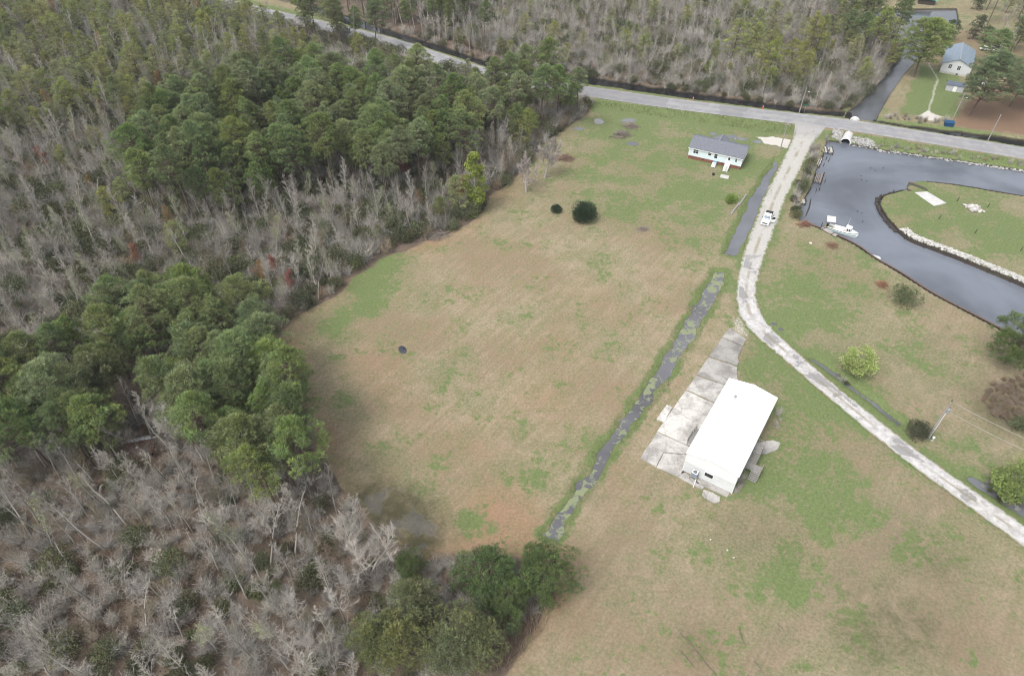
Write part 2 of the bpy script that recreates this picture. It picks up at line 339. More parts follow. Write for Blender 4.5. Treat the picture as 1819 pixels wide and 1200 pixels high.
def field_colour(N, pos, g, red, wet, bare):
    """thatch, green weeds and soil by noise, steered by the cover masks"""
    n1 = N.noise(pos, .045, 5, .55); n2 = N.noise(pos, .33, 8, .68, .4); n3 = N.noise(pos, 2.2, 6, .7); n4 = N.noise(pos, 9, 3, .6)
    st = N.new('ShaderNodeMapping', {0: pos, 2: (0, 0, R(-37)), 3: (1.0, 14, 1)}, vector_type='TEXTURE').outputs[0]
    n5 = N.noise(st, .9, 5, .6)
    dry = N.mix(N.step(N.math('ADD', n1, N.math('MULTIPLY', N.math('SUBTRACT', n5, .5), .4)), .36, .64), (.265, .20, .128), (.375, .298, .208))
    dry = N.mix(N.step(n2, .48, .72), dry, (.275, .235, .13))
    dry = N.mix(N.math('MULTIPLY', red, N.range(n2, .3, .65, .7, 1.3), clamp=True), dry, (.33, .205, .13))
    dry = N.mix(N.math('MULTIPLY', bare, N.range(n2, .35, .65, .4, 1.0), clamp=True), dry, (.225, .18, .125))
    olive = N.mix(N.step(n3, .35, .65), (.16, .168, .082), (.23, .215, .12))
    soft = N.step(N.math('ADD', N.math('MULTIPLY', g, 1.15), N.math('ADD', N.math('MULTIPLY', N.math('SUBTRACT', n1, .5), 1.1), N.math('MULTIPLY', N.math('SUBTRACT', n2, .5), 1.3))), -.34, .46)
    c = N.mix(N.math('MULTIPLY', soft, .78), dry, olive)
    n6 = N.noise(pos, .85, 7, .72, .3); gate = N.step(N.math('ADD', N.noise(pos, .12, 5, .62), N.math('MULTIPLY', g, .42)), .44, .86)
    patch = N.math('ADD', n6, N.math('ADD', N.math('MULTIPLY', gate, .325), N.math('MULTIPLY', N.math('SUBTRACT', n3, .5), .28)))
    lush = N.mix(n3, (.10, .155, .048), (.165, .215, .078))
    c = N.mix(N.math('MULTIPLY', N.step(patch, .62, .70), .84), c, lush)
    c = N.mix(N.math('MULTIPLY', wet, N.range(n2, .35, .6, .55, 1.1), clamp=True), c, (.078, .070, .037))
    c = N.scale(c, N.math('MULTIPLY', N.range(n3, .3, .7, .70, 1.06), N.math('MULTIPLY', N.range(n4, .3, .7, .86, 1.14), N.range(N.noise(N.new('ShaderNodeMapping', {0: pos, 2: (0, 0, R(-37)), 3: (1.0, 40, 1)}, vector_type='TEXTURE').outputs[0], 2.2, 3, .6), .3, .7, .96, 1.04))))
    return c, n2, n3, n4
def ground_material():
    m, N, b = new_mat('ground_cover')
    pos = N.new('ShaderNodeNewGeometry').outputs['Position']
    a = N.new('ShaderNodeAttribute', attribute_name='cover'); s = N.new('ShaderNodeAttribute', attribute_name='soil')
    A = N.new('ShaderNodeSeparateColor', {0: a.outputs['Color']}).outputs; S = N.new('ShaderNodeSeparateColor', {0: s.outputs['Color']}).outputs
    wet = a.outputs['Alpha']
    c, n2, n3, n4 = field_colour(N, pos, A[1], A[2], wet, S[2])
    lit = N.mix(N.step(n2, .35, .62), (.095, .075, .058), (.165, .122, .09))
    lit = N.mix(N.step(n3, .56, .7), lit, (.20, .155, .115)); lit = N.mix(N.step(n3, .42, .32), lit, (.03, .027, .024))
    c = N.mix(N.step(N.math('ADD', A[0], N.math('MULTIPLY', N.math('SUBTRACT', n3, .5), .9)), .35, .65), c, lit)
    duff = N.mix(n3, (.15, .092, .06), (.24, .16, .105))
    c = N.mix(N.step(N.math('ADD', S[1], N.math('MULTIPLY', N.math('SUBTRACT', n2, .5), .8)), .35, .8), c, duff)
    sand = N.mix(n3, (.40, .37, .33), (.62, .59, .55))
    c = N.mix(N.step(N.math('ADD', S[0], N.math('MULTIPLY', N.math('SUBTRACT', n3, .5), .8)), .35, .75), c, sand)
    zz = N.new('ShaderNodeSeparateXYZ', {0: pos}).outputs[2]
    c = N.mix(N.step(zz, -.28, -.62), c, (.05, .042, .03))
    b.inputs['Specular IOR Level'].default_value = .3
    pool = N.step(N.math('ADD', wet, N.math('MULTIPLY', N.math('SUBTRACT', N.noise(pos, .2, 5, .6), .5), 3.2)), .95, 1.35)
    c = N.mix(N.math('MULTIPLY', pool, .55), c, (.105, .105, .10)); N.l.new(c, b.inputs['Base Color'])
    N.l.new(N.range(pool, 0, 1, .95, .12), b.inputs['Roughness'])
    h = N.math('ADD', n3, N.math('MULTIPLY', n4, .6))
    N.l.new(N.new('ShaderNodeBump', {'Strength': .8, 'Distance': .12, 'Height': h}).outputs[0], b.inputs['Normal'])
    return m
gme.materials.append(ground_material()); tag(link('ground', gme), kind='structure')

# ------------------------------------------------------------------ road and lane
def strip(name, line, hws, zoff, material, ncross, attr=True, zfun=ground_z, rag=0.0):
    d = np.gradient(line[:, :2], axis=0); d /= np.linalg.norm(d, axis=1, keepdims=True); nrm = np.stack([-d[:, 1], d[:, 0]], 1)
    u = np.linspace(-1, 1, ncross); s = np.concatenate([[0], np.cumsum(np.linalg.norm(np.diff(line[:, :2], axis=0), axis=1))])
    h = np.asarray(hws) * np.ones(len(line))
    XY = line[:, None, :2] + nrm[:, None] * (u[None] * h[:, None])[..., None]
    if rag: 
        e = np.abs(u)[None] > .9
        XY = XY + nrm[:, None] * (e * (rng.random((len(line), ncross)) - .5) * rag)[..., None]
    f = XY.reshape(-1, 2); zz = zfun(f[:, 0], f[:, 1]) + zoff
    V = np.concatenate([f, zz[:, None]], 1); i = (np.arange(len(line) - 1)[:, None] * ncross + np.arange(ncross - 1)[None]).ravel()
    me = np_mesh(name, V, np.stack([i, i + 1, i + ncross + 1, i + ncross], 1)[:, ::-1], smooth=True, mat_=material)
    col = np.ones((len(V), 4), np.float32); col[:, 0] = np.tile(u * .5 + .5, len(line)); col[:, 1] = np.repeat(s / 1000, ncross)
    me.color_attributes.new('lane', 'FLOAT_COLOR', 'POINT').data.foreach_set('color', col.ravel())
    return tag(link(name, me), kind='structure')
def road_material():
    m, N, b = new_mat('worn_asphalt'); pos = N.new('ShaderNodeNewGeometry').outputs['Position']
    a = N.new('ShaderNodeSeparateColor', {0: N.new('ShaderNodeAttribute', attribute_name='lane').outputs['Color']}).outputs
    u = N.math('ABSOLUTE', N.math('SUBTRACT', N.math('MULTIPLY', a[0], 2), 1)); n = N.noise(pos, .5, 5); n3 = N.noise(pos, 5, 4, .7)
    c = N.mix(N.step(n, .35, .7), (.235, .235, .245), (.30, .298, .30))
    tr = N.math('MULTIPLY', N.step(N.math('ABSOLUTE', N.math('SUBTRACT', u, .48)), .22, .05), .35); c = N.mix(tr, c, (.20, .20, .21))
    s = N.math('MULTIPLY', a[1], 1000.0)
    pt = N.math('MULTIPLY', N.step(N.noise(N.new('ShaderNodeCombineXYZ', {0: s, 1: N.math('GREATER_THAN', a[0], .5), 2: 0.0}).outputs[0], .021, 1), .53, .535), .5)
    c = N.mix(pt, c, (.175, .175, .185))
    cl = N.math('MULTIPLY', N.step(u, .03, .018), N.math('LESS_THAN', N.math('FRACT', N.math('DIVIDE', s, 12.2)), .27)); c = N.mix(N.math('MULTIPLY', cl, .5), c, (.45, .36, .12))
    ed = N.math('MULTIPLY', N.step(N.math('ABSOLUTE', N.math('SUBTRACT', u, .925)), .022, .012), N.range(n3, .35, .6, .1, .5)); c = N.mix(ed, c, (.55, .55, .55))
    c = N.scale(c, N.range(n3, .3, .7, .9, 1.1))
    N.l.new(c, b.inputs['Base Color']); b.inputs['Roughness'].default_value = .85
    N.l.new(N.new('ShaderNodeBump', {'Strength': .5, 'Distance': .02, 'Height': n3}).outputs[0], b.inputs['Normal']); return m
strip('road', ROAD, ROAD_W, .05, road_material(), 9)
def lane_material():
    """two crushed-stone wheel tracks with broken asphalt patches and grass creeping in from the edges"""
    m, N, b = new_mat('gravel_lane'); pos = N.new('ShaderNodeNewGeometry').outputs['Position']
    a = N.new('ShaderNodeSeparateColor', {0: N.new('ShaderNodeAttribute', attribute_name='lane').outputs['Color']}).outputs
    u = N.math('ABSOLUTE', N.math('SUBTRACT', N.math('MULTIPLY', a[0], 2), 1)); s = N.math('MULTIPLY', a[1], 1000.0)
    n1 = N.noise(pos, .16, 5, .6); n2 = N.noise(pos, .8, 6, .65); n3 = N.noise(pos, 5, 5, .7)
    c = N.mix(N.step(n2, .36, .62), (.36, .345, .335), (.53, .52, .515))
    white = N.step(N.math('ADD', N.math('MULTIPLY', N.step(s, 110, 60), .5), N.math('MULTIPLY', N.math('SUBTRACT', n1, .5), .8)), .1, .5)
    c = N.mix(white, c, N.mix(n3, (.33, .315, .29), (.50, .485, .455)))
    asph = N.step(N.math('ADD', N.noise(pos, .11, 4, .55, .3), N.math('MULTIPLY', N.math('SUBTRACT', n2, .5), .25)), .545, .57)
    c = N.mix(N.math('MULTIPLY', N.math('MULTIPLY', asph, N.step(s, 60, 80)), N.step(u, .75, .62)), c, N.mix(n2, (.22, .215, .215), (.30, .295, .295)))
    mid = N.math('MULTIPLY', N.step(u, .22, .05), N.step(N.math('ADD', n1, N.math('MULTIPLY', n2, .4)), .62, .78)); c = N.mix(N.math('MULTIPLY', mid, .6), c, (.22, .19, .115))
    hole = N.step(N.noise(pos, .55, 3, .5, .6), .68, .73); c = N.mix(N.math('MULTIPLY', hole, .6), c, (.25, .235, .225))
    f, _, _, _ = field_colour(N, pos, .35, 0.1, 0.0, .35)
    c = N.mix(N.step(N.math('ADD', u, N.math('MULTIPLY', N.math('SUBTRACT', n2, .5), 1.0)), .70, .98), c, f)
    c = N.mix(N.step(N.math('ADD', s, N.math('MULTIPLY', n2, 8)), 15, 7), c, N.mix(n3, (.26, .255, .255), (.36, .35, .34)))
    c = N.scale(c, N.range(n3, .3, .7, .86, 1.12))
    N.l.new(c, b.inputs['Base Color']); b.inputs['Roughness'].default_value = .95; b.inputs['Specular IOR Level'].default_value = .15
    N.l.new(N.new('ShaderNodeBump', {'Strength': .8, 'Distance': .05, 'Height': n3}).outputs[0], b.inputs['Normal']); return m
strip('gravel_lane', LANE, LANE_HW * 1.12, .10, lane_material(), 17)

# ------------------------------------------------------------------ water
def water_mat(name, col, weed=0.0, ripple=.02, rs=1.6):
    m, N, b = new_mat(name); pos = N.new('ShaderNodeNewGeometry').outputs['Position']
    b.inputs['Roughness'].default_value = .06; b.inputs['IOR'].default_value = 1.33; b.inputs['Specular IOR Level'].default_value = .9
    n = N.noise(pos, rs, 4, .6); n1 = N.noise(pos, .035, 4, .55, .5)
    c = N.mix(N.step(n1, .3, .7), tuple(x * .62 for x in col), tuple(x * 1.25 for x in col)); r = None  # broad dark and light patches: cloud reflection put into the base colour
    if weed:
        w2 = N.math('ADD', N.noise(pos, .8, 7, .64, .5), N.math('MULTIPLY', N.math('SUBTRACT', N.noise(pos, .09, 2), .5), .55))
        k = N.step(w2, .59 - weed, .69 - weed); c = N.mix(k, c, N.mix(N.noise(pos, 4, 3), (.16, .185, .10), (.24, .268, .15)))
        N.l.new(N.range(k, 0, 1, .07, .9), b.inputs['Roughness'])
    N.l.new(c, b.inputs['Base Color'])
    N.l.new(N.new('ShaderNodeBump', {'Strength': .6, 'Distance': ripple, 'Height': n}).outputs[0], b.inputs['Normal']); return m
def sheet(name, q, zz, m):
    b = MB(); b.v = [(x, y, zz) for x, y in q]; b.f = [tuple(range(len(q)))]
    return tag(b.build(name, m), kind='structure')
def grow(q, d):
    """polygon pushed outwards by d so that its edge lies under the bank"""
    q = np.asarray(q); a = np.roll(q, 1, 0); c = np.roll(q, -1, 0); e1 = q - a; e2 = c - q
    n1 = np.stack([e1[:, 1], -e1[:, 0]], 1); n2 = np.stack([e2[:, 1], -e2[:, 0]], 1)
    n = n1 / np.linalg.norm(n1, axis=1, keepdims=True) + n2 / np.linalg.norm(n2, axis=1, keepdims=True)
    n /= np.maximum(np.linalg.norm(n, axis=1, keepdims=True), .5)
    ar = (q[:, 0] * c[:, 1] - c[:, 0] * q[:, 1]).sum()
    return q + n * d * (1 if ar > 0 else -1)
WL = -.85
rl = [tuple(p) for p in ROAD if 68 < p[0] < 280]
sheet('canal_water', [(68, 95), (280, 60)] + rl[::-1], WL, water_mat('canal_water', (.13, .145, .172), 0, .06, 1.9))  # murky water, its base lightened to carry the sky's reflection
sheet('canal_water', rl + [(280, 330), (68, 330)], WL, water_mat('dark_reflection_canal_water', (.085, .09, .10), 0, .05, 1.1))  # far stretch: dark reflections painted as a darker base colour
dw = water_mat('ditch_water', (.125, .125, .135), .105, .01)
for q in ditch['field'][:1]: sheet('ditch_water', grow(q, .9), -.42, water_mat('clear_ditch_water', (.13, .135, .15), 0, .01))
sheet('ditch_water', grow(ditch['field'][1], .9), -.42, dw)
for q in ditch['lane']: sheet('ditch_water', grow(q, .8), -.45, water_mat('clear_ditch_water', (.13, .135, .15), 0, .01)) if False else sheet('ditch_water', grow(q, .8), -.45, bpy.data.materials['clear_ditch_water'])
bw = water_mat('black_ditch_water', (.02, .02, .022), 0, .02, 1.3)
q = ditch['road'][0]; sheet('roadside_ditch_water', grow(q, 1.0), -.78, bw); sheet('roadside_ditch_water', grow(ditch['road'][1], .8), -.78, bw)
pud = water_mat('puddle_water', (.17, .175, .18), 0, .004)  # shallow murky water with the pale sky reflection put into its colour
def puddle(px, py, rx, ry, zz=.03):
    cx, cy = at(px, py); s = mpp(py); k = np.convolve(np.tile(rng.random(32), 3), [.1, .2, .4, .2, .1], 'same')[32:64]
    pts = [(cx + math.cos(a) * rx * s * (.7 + .5 * k[i]), cy + math.sin(a) * ry * s * 2.0 * (.7 + .5 * k[i])) for i, a in enumerate(np.linspace(0, 2 * math.pi, 32, endpoint=False))]
    sheet('puddle', pts, float(ground_z(np.array([cx]), np.array([cy]))[0]) + zz, pud)
for a in [(1117, 214, 14, 4), (1124, 255, 12, 4), (1064, 216, 9, 6), (1028, 229, 12, 3), (1345, 252, 9, 3), (1268, 238, 8, 3), (1300, 243, 12, 4), (1318, 247, 12, 3), (1375, 575, 7, 2), (1387, 585, 5, 2)]: puddle(*a)

# ------------------------------------------------------------------ haze: a closed box of thin even air round the camera and the site
hz = MB().box(-520, 520, -160, 640, -4.5, 110).build('haze', None)
hm = bpy.data.materials.new('haze'); hm.use_nodes = True; hn = hm.node_tree; hn.nodes.remove(hn.nodes['Principled BSDF'])
pv = hn.nodes.new('ShaderNodeVolumePrincipled'); pv.inputs['Color'].default_value = (.93, .96, 1, 1); pv.inputs['Density'].default_value = .00013
hn.links.new(pv.outputs[0], hn.nodes['Material Output'].inputs['Volume']); hz.data.materials.append(hm); tag(hz, 'thin pale haze over the whole site', 'haze', None, 'stuff')

# ------------------------------------------------------------------ plants: prototypes
bark = mat('pine_bark', (.13, .095, .075), .9, .25, 6, .02)
M_pine = plant_mat('pine_needles', (.15, .205, .095), .2, .02, .2)
M_pine2 = plant_mat('pale_pine_needles', (.21, .25, .105), .2, .02, .2)
M_grey = plant_mat('bare_grey_twigs', (.375, .352, .312), .36, .02, 0, .85)
M_brown = plant_mat('bare_brown_twigs', (.27, .222, .16), .25, .025, 0, .85)
M_leaf = plant_mat('evergreen_leaves', (.115, .125, .065), .3, .03, .2)
M_lime = plant_mat('spring_leaves', (.35, .41, .175), .12, .015, .35)
M_red = plant_mat('red_buds', (.29, .13, .10), .2, .02, .2)
M_orange = plant_mat('orange_buds', (.30, .19, .09), .2, .02, .2)
M_reed = plant_mat('dry_reeds', (.27, .21, .15), .1, .01, .15)
M_grass = plant_mat('bank_grass_blades', (.17, .19, .065), .1, .01, .3)
def rvec(n):
    v = rng.normal(size=(n, 3)); return v / np.linalg.norm(v, axis=1, keepdims=True)
def blades(pos, dirs, length, width):
    """one narrow triangle per row, from pos along dirs"""
    n = len(pos); L = np.broadcast_to(length, n)[:, None]; W = np.broadcast_to(width, n)[:, None]
    s = np.cross(dirs, rvec(n)); s /= np.maximum(np.linalg.norm(s, axis=1, keepdims=True), 1e-6)
    V = np.stack([pos - s * W / 2, pos + s * W / 2, pos + dirs * L], 1).reshape(-1, 3)
    return V, np.arange(3 * n).reshape(-1, 3)
def leaves(pos, size):
    """small quads turned every way, split to triangles"""
    n = len(pos); a = rvec(n); b = np.cross(a, rvec(n)); b /= np.linalg.norm(b, axis=1, keepdims=True); S = np.broadcast_to(size, n)[:, None]
    V = np.stack([pos - a * S * .6, pos - b * S * .32, pos + a * S * .6, pos + b * S * .32], 1).reshape(-1, 3); i = np.arange(n)[:, None] * 4
    return V, np.concatenate([i + [[0, 1, 2]], i + [[0, 2, 3]]], 1).reshape(-1, 3)
class TB:
    def __init__(s): s.V = []; s.F = []; s.T = []; s.n = 0
    def add(s, V, F, tint=1.0):
        F = np.asarray(F)
        if F.shape[1] == 4: F = np.concatenate([F[:, [0, 1, 2]], F[:, [0, 2, 3]]])
        s.V.append(V); s.F.append(F + s.n); s.n += len(V); s.T.append(np.broadcast_to(np.asarray(tint, float).reshape(-1, 1) if np.ndim(tint) < 2 else tint, (len(V), 3)))
        return s
    def mesh(s, name, m, smooth=False): return np_mesh(name, np.concatenate(s.V), np.concatenate(s.F), np.concatenate(s.T), m, smooth)
def wander(p, d, L, k, bend, up=0.0):
    pts = [p]; d = d / np.linalg.norm(d)
    for _ in range(k):
        d = d + rng.normal(size=3) * bend + np.array([0, 0, up]); d /= np.linalg.norm(d); pts.append(pts[-1] + d * L / k)
    return np.array(pts)
def pine_proto(name, h, base, wid, m, puffs=62, dens=130, round_=False, flat=.62):
    """tapered trunk, spreading limbs, each limb carrying domed clumps of needles"""
    tb = TB(); tr = wander(np.zeros(3), np.array([0, 0, 1.]), h * .96, 9, .035, .08); tr[:, 2] = np.linspace(-.3, h * .96, 10)
    tb.add(*tube_np(tr, np.linspace(.24, .05, 10) * (h / 16) ** .8, 7))
    cb = TB(); tops = []; ph = rng.random() * 6.28
    for i in range(puffs):
        t = (i + rng.random() * 2.5) / (puffs + 1.5); zz = h * (base + (1 - base) * t ** .85)
        prof = (math.sin(math.pi * min(1, (t * .82 + .2))) ** .7) if not round_ else math.sqrt(max(.04, 1 - (t * 1.55 - .65) ** 2))
        a = i * 2.4 + rng.random() * .9; r = wid / 2 * prof * (.2 + .85 * rng.random() ** .55) * (1 + .28 * math.sin(a + ph) + .16 * math.sin(3 * a + ph * 2)) if i < puffs - 3 else .4 * rng.random()
        k = np.array([np.interp(zz, tr[:, 2], tr[:, 0]), np.interp(zz, tr[:, 2], tr[:, 1]), zz])
        tip = k + np.array([math.cos(a) * r, math.sin(a) * r, .12 * r + rng.normal() * .25]); tops.append(tip)
        if r > .6:
            mid = (k + tip) / 2 + np.array([0, 0, -.12 * r]); k2 = k - np.array([0, 0, .25 * r])
            tb.add(*tube_np(np.array([k2, mid, tip]), np.array([.055, .04, .02]) * (h / 14), 4))
        pr = (.40 + .46 * rng.random()) * (wid / 6.4) ** .5; n = int(dens * (pr / .7) ** 1.6)
        d = rvec(n); d[:, 2] = np.abs(d[:, 2]) * 1.0 - .28; d /= np.linalg.norm(d, axis=1, keepdims=True)
        pos = tip + d * np.array([1, 1, flat]) * pr * (.45 + .55 * rng.random((n, 1)) ** .6)
        dd = d + rvec(n) * .5 + [0, 0, .35]; dd /= np.linalg.norm(dd, axis=1, keepdims=True)
        V, F = blades(pos, dd, .26 + .22 * rng.random(n), .065 + .04 * rng.random(n))
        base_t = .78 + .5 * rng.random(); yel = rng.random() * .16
        tn = base_t * (.8 + .45 * rng.random(n)); tip_new = (rng.random(n) < .5) * (d[:, 2] > .3)  # upturned blades paler: young tips plus top light put into the tint
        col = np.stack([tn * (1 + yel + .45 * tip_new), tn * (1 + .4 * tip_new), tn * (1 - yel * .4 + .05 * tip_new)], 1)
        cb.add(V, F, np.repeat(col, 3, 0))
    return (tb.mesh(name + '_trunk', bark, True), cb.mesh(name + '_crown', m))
def bare_proto(name, h, spread, m, limbs=16, start=.4, twigs=(6, 6), lean=.05, bud=None, budn=0, budsize=.16, trunk_r=.115, up=.16, tw=.021, forks=1, pale=1.0):
    """leafless tree: trunk(s), limbs, branches and a haze of twigs; bud gives it a scatter of young leaves"""
    tb = TB(); cb = TB(); ends = []
    for fk in range(forks):
        d0 = np.array([rng.normal() * lean, rng.normal() * lean, 1]) if forks == 1 else np.array([math.cos(fk * 6.28 / forks + 1) * .38, math.sin(fk * 6.28 / forks + 1) * .38, 1])
        T = wander(np.array([0, 0, -.3]), d0, h * (.95 if forks == 1 else .8), 8, .06, .05)
        tb.add(*tube_np(T, trunk_r * np.linspace(1.15, .12, 9) * (1 if forks == 1 else .75), 6), pale * (.9 + .2 * rng.random()))
        for i in range(limbs):
            t = start + (1 - start) * (i + rng.random()) / limbs; q = t * 8; i0 = min(int(q), 7); p = T[i0] + (T[i0 + 1] - T[i0]) * (q - i0)
            a = i * 2.4 + rng.random() * 1.2; L = spread * (1.15 - .75 * (t - start) / (1 - start)) * (.6 + .5 * rng.random())
            Lb = wander(p, np.array([math.cos(a), math.sin(a), .45 + .5 * t + .4 * rng.random()]), L, 5, .16, up); r0 = trunk_r * .27 * (1.1 - .6 * t)
            cb.add(*tube_np(Lb, np.linspace(r0, r0 * .3, 6), 4), pale * (.9 + .25 * rng.random()))
            for j in range(twigs[0]):
                s = .25 + .75 * (j + rng.random()) / twigs[0]; q2 = s * 5; j0 = min(int(q2), 4); pp = Lb[j0] + (Lb[j0 + 1] - Lb[j0]) * (q2 - j0)
                dd = (Lb[j0 + 1] - Lb[j0]); dd = dd / np.linalg.norm(dd) + rng.normal(size=3) * .6 + [0, 0, .15]; L2 = L * .42 * (.6 + .6 * rng.random())
                B = wander(pp, dd, L2, 3, .2, up * .8)
                cb.add(*tube_np(B, np.array([.5, .42, .34, .2]) * r0 + .008, 3), pale * (.85 + .3 * rng.random()))
                k = int(twigs[1] * 3); u = .2 + .8 * rng.random(k); q3 = u * 3; k0 = np.minimum(q3.astype(int), 2); st = B[k0] + (B[k0 + 1] - B[k0]) * (q3 - k0)[:, None]
                td = (B[k0 + 1] - B[k0]); td /= np.linalg.norm(td, axis=1, keepdims=True); td = td + rng.normal(size=(k, 3)) * .65 + [0, 0, .25]; td /= np.linalg.norm(td, axis=1, keepdims=True)
                tl = L2 * (.35 + .55 * rng.random(k)); V, F = blades(st, td, tl, tw); cb.add(V, F, np.repeat((.68 + .42 * rng.random(k)) * pale, 3))
                ends.append(st + td * tl[:, None] * (.5 + .5 * rng.random((k, 1))))
    ms = [m]; cm = cb.mesh(name + '_crown', m)
    lm = None
    if bud is not None and budn:
        E_ = np.concatenate(ends); idx = rng.integers(0, len(E_), budn); pos = E_[idx] + rng.normal(size=(budn, 3)) * .16
        V, F = leaves(pos, budsize * (.6 + .8 * rng.random(budn))); lb = TB().add(V, F, np.repeat(.75 + .5 * rng.random(budn), 4)); lm = lb.mesh(name + '_leaves', bud)
    return (tb.mesh(name + '_trunk', m, True), cm, lm)
def bush_proto(name, r, h, m, n=1500, lobes=9, size=.2, blade=False):
    """evergreen bush: leaf clumps on a few stems, ragged outline"""
    cb = TB(); tb = TB()
    for i in range(lobes):
        a = i * 2.4; rr = r * .62 * math.sqrt((i + .3) / lobes); zz = h * (.38 + .42 * rng.random() * (1 - rr / r)); c = np.array([math.cos(a) * rr, math.sin(a) * rr, zz])
        tb.add(*tube_np(np.array([[0, 0, -.2], c * [.4, .4, .6], c]), np.array([.05, .035, .015]) * h / 2, 4))
        k = n // lobes; d = rvec(k); R_ = np.array([r * .48, r * .48, h * .36]) * (.75 + .5 * rng.random()); pos = c + d * R_ * (.55 + .45 * rng.random((k, 1)) ** .5); pos[:, 2] = np.maximum(pos[:, 2], .03)
        tint = (.75 + .5 * rng.random()) * (.75 + .5 * rng.random(k))
        if blade:
            dd = d + [0, 0, .7] + rvec(k) * .3; dd /= np.linalg.norm(dd, axis=1, keepdims=True); V, F = blades(pos, dd, size * 2.2, size * .5); cb.add(V, F, np.repeat(tint, 3))
        else: V, F = leaves(pos, size * (.6 + .8 * rng.random(k))); cb.add(V, F, np.repeat(tint, 4))
    return (tb.mesh(name + '_stem', bark), cb.mesh(name + '_foliage', m))
def twigbush_proto(name, r, h, m, n=60, tw=.03):
    cb = TB()
    for i in range(n):
        a = rng.random() * 6.283; d = np.array([math.cos(a) * r * .8 * rng.random(), math.sin(a) * r * .8 * rng.random(), h * .8]); p = np.array([math.cos(a), math.sin(a), 0]) * r * .3 * rng.random()
        S_ = wander(p, d, h * (.6 + .6 * rng.random()), 4, .16, .02); cb.add(*tube_np(S_, np.linspace(.02, .007, 5), 3), .8 + .4 * rng.random())
        k = 14; u = rng.random(k) * 3.99; k0 = u.astype(int); st = S_[k0] + (S_[k0 + 1] - S_[k0]) * (u - k0)[:, None]; td = rvec(k) + [0, 0, .5]; td /= np.linalg.norm(td, axis=1, keepdims=True)
        V, F = blades(st, td, h * .35 * (.4 + rng.random(k)), tw); cb.add(V, F, np.repeat(.7 + .6 * rng.random(k), 3))
    return (cb.mesh(name, m),)

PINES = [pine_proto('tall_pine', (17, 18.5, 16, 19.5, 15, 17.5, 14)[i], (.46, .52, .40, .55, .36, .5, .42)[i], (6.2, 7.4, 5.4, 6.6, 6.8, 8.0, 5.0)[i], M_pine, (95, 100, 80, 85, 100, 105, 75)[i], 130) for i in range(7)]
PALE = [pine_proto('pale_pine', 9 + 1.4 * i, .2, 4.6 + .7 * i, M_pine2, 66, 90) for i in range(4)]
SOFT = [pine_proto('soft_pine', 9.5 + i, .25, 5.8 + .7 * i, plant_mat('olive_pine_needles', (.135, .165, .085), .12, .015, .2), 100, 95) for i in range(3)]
BARE = [bare_proto('bare_tree', 10.5 + i, 2.1 + .25 * (i % 3), M_grey, 20, .3, (6, 7), .1) for i in range(5)]
THIN = [bare_proto('thin_tree', 13 + i, 1.35, M_grey, 15, .52, (5, 6), .07, trunk_r=.15, pale=1.05) for i in range(3)]
SNAG = [bare_proto('broken_tree', 8 + 2 * i, .9, M_grey, 6, .55, (3, 3), .06, trunk_r=.18, pale=1.15) for i in range(2)]
BIG = [bare_proto('spreading_tree', 13 + i, 4.2, M_grey, 13, .38, (8, 9), .12, forks=2 + i, trunk_r=.2, pale=1.15, tw=.024) for i in range(2)]
FUZZ = [bare_proto('budding_tree', 11 + i, 2.3, M_grey, 18, .35, (6, 6), .08, M_lime, 420, .15) for i in range(2)]
REDB = [bare_proto('red_tree', 8.5 + i, 2.0, M_brown, 18, .3, (6, 6), .08, M_red, 3600, .17) for i in range(2)]
ORNG = [bare_proto('orange_tree', 9 + i, 2.2, M_brown, 18, .3, (6, 6), .08, M_orange, 2600, .17) for i in range(2)]
BROWN = [bare_proto('brown_tree', 7 + i, 2.0, M_brown, 18, .2, (6, 7), .1, forks=1 + i % 2) for i in range(3)]
BUSH = [bush_proto('bush', 1.5 + .35 * i, 2.3 + .4 * i, M_leaf, 1500, 9 + i, .21) for i in range(4)]
TWIG = [twigbush_proto('scrub', 1.3 + .2 * i, 2.1 + .4 * i, (M_brown if i == 1 else M_grey), 46) for i in range(4)]
KIND = {'pine': PINES, 'pale': PALE, 'soft': SOFT, 'bare': BARE, 'thin': THIN, 'snag': SNAG, 'fuzz': FUZZ, 'red': REDB, 'orange': ORNG, 'brown': BROWN, 'bush': BUSH, 'twig': TWIG, 'big': BIG}
NAME = {'pine': ('pine_tree', 'pine tree'), 'pale': ('pine_tree', 'pine tree'), 'soft': ('pine_tree', 'pine tree'), 'bare': ('bare_tree', 'bare tree'), 'thin': ('bare_tree', 'bare tree'), 'snag': ('dead_tree', 'dead tree'),
        'fuzz': ('budding_tree', 'budding tree'), 'red': ('budding_tree', 'budding tree'), 'orange': ('budding_tree', 'budding tree'), 'brown': ('bare_tree', 'bare tree'), 'bush': ('evergreen_bush', 'bush'), 'big': ('bare_tree', 'bare tree')}
LOOK = {'pine': 'tall dark green pine', 'pale': 'slim yellow green pine', 'soft': 'olive green soft crowned pine', 'bare': 'twiggy grey bare tree', 'thin': 'slender long trunked bare tree', 'snag': 'broken dead tree',
        'fuzz': 'pale green budding tree', 'red': 'tree flushed with red buds', 'orange': 'tree with rusty orange buds', 'brown': 'low brown leafless tree', 'bush': 'dark evergreen bush', 'big': 'pale spreading bare tree'}

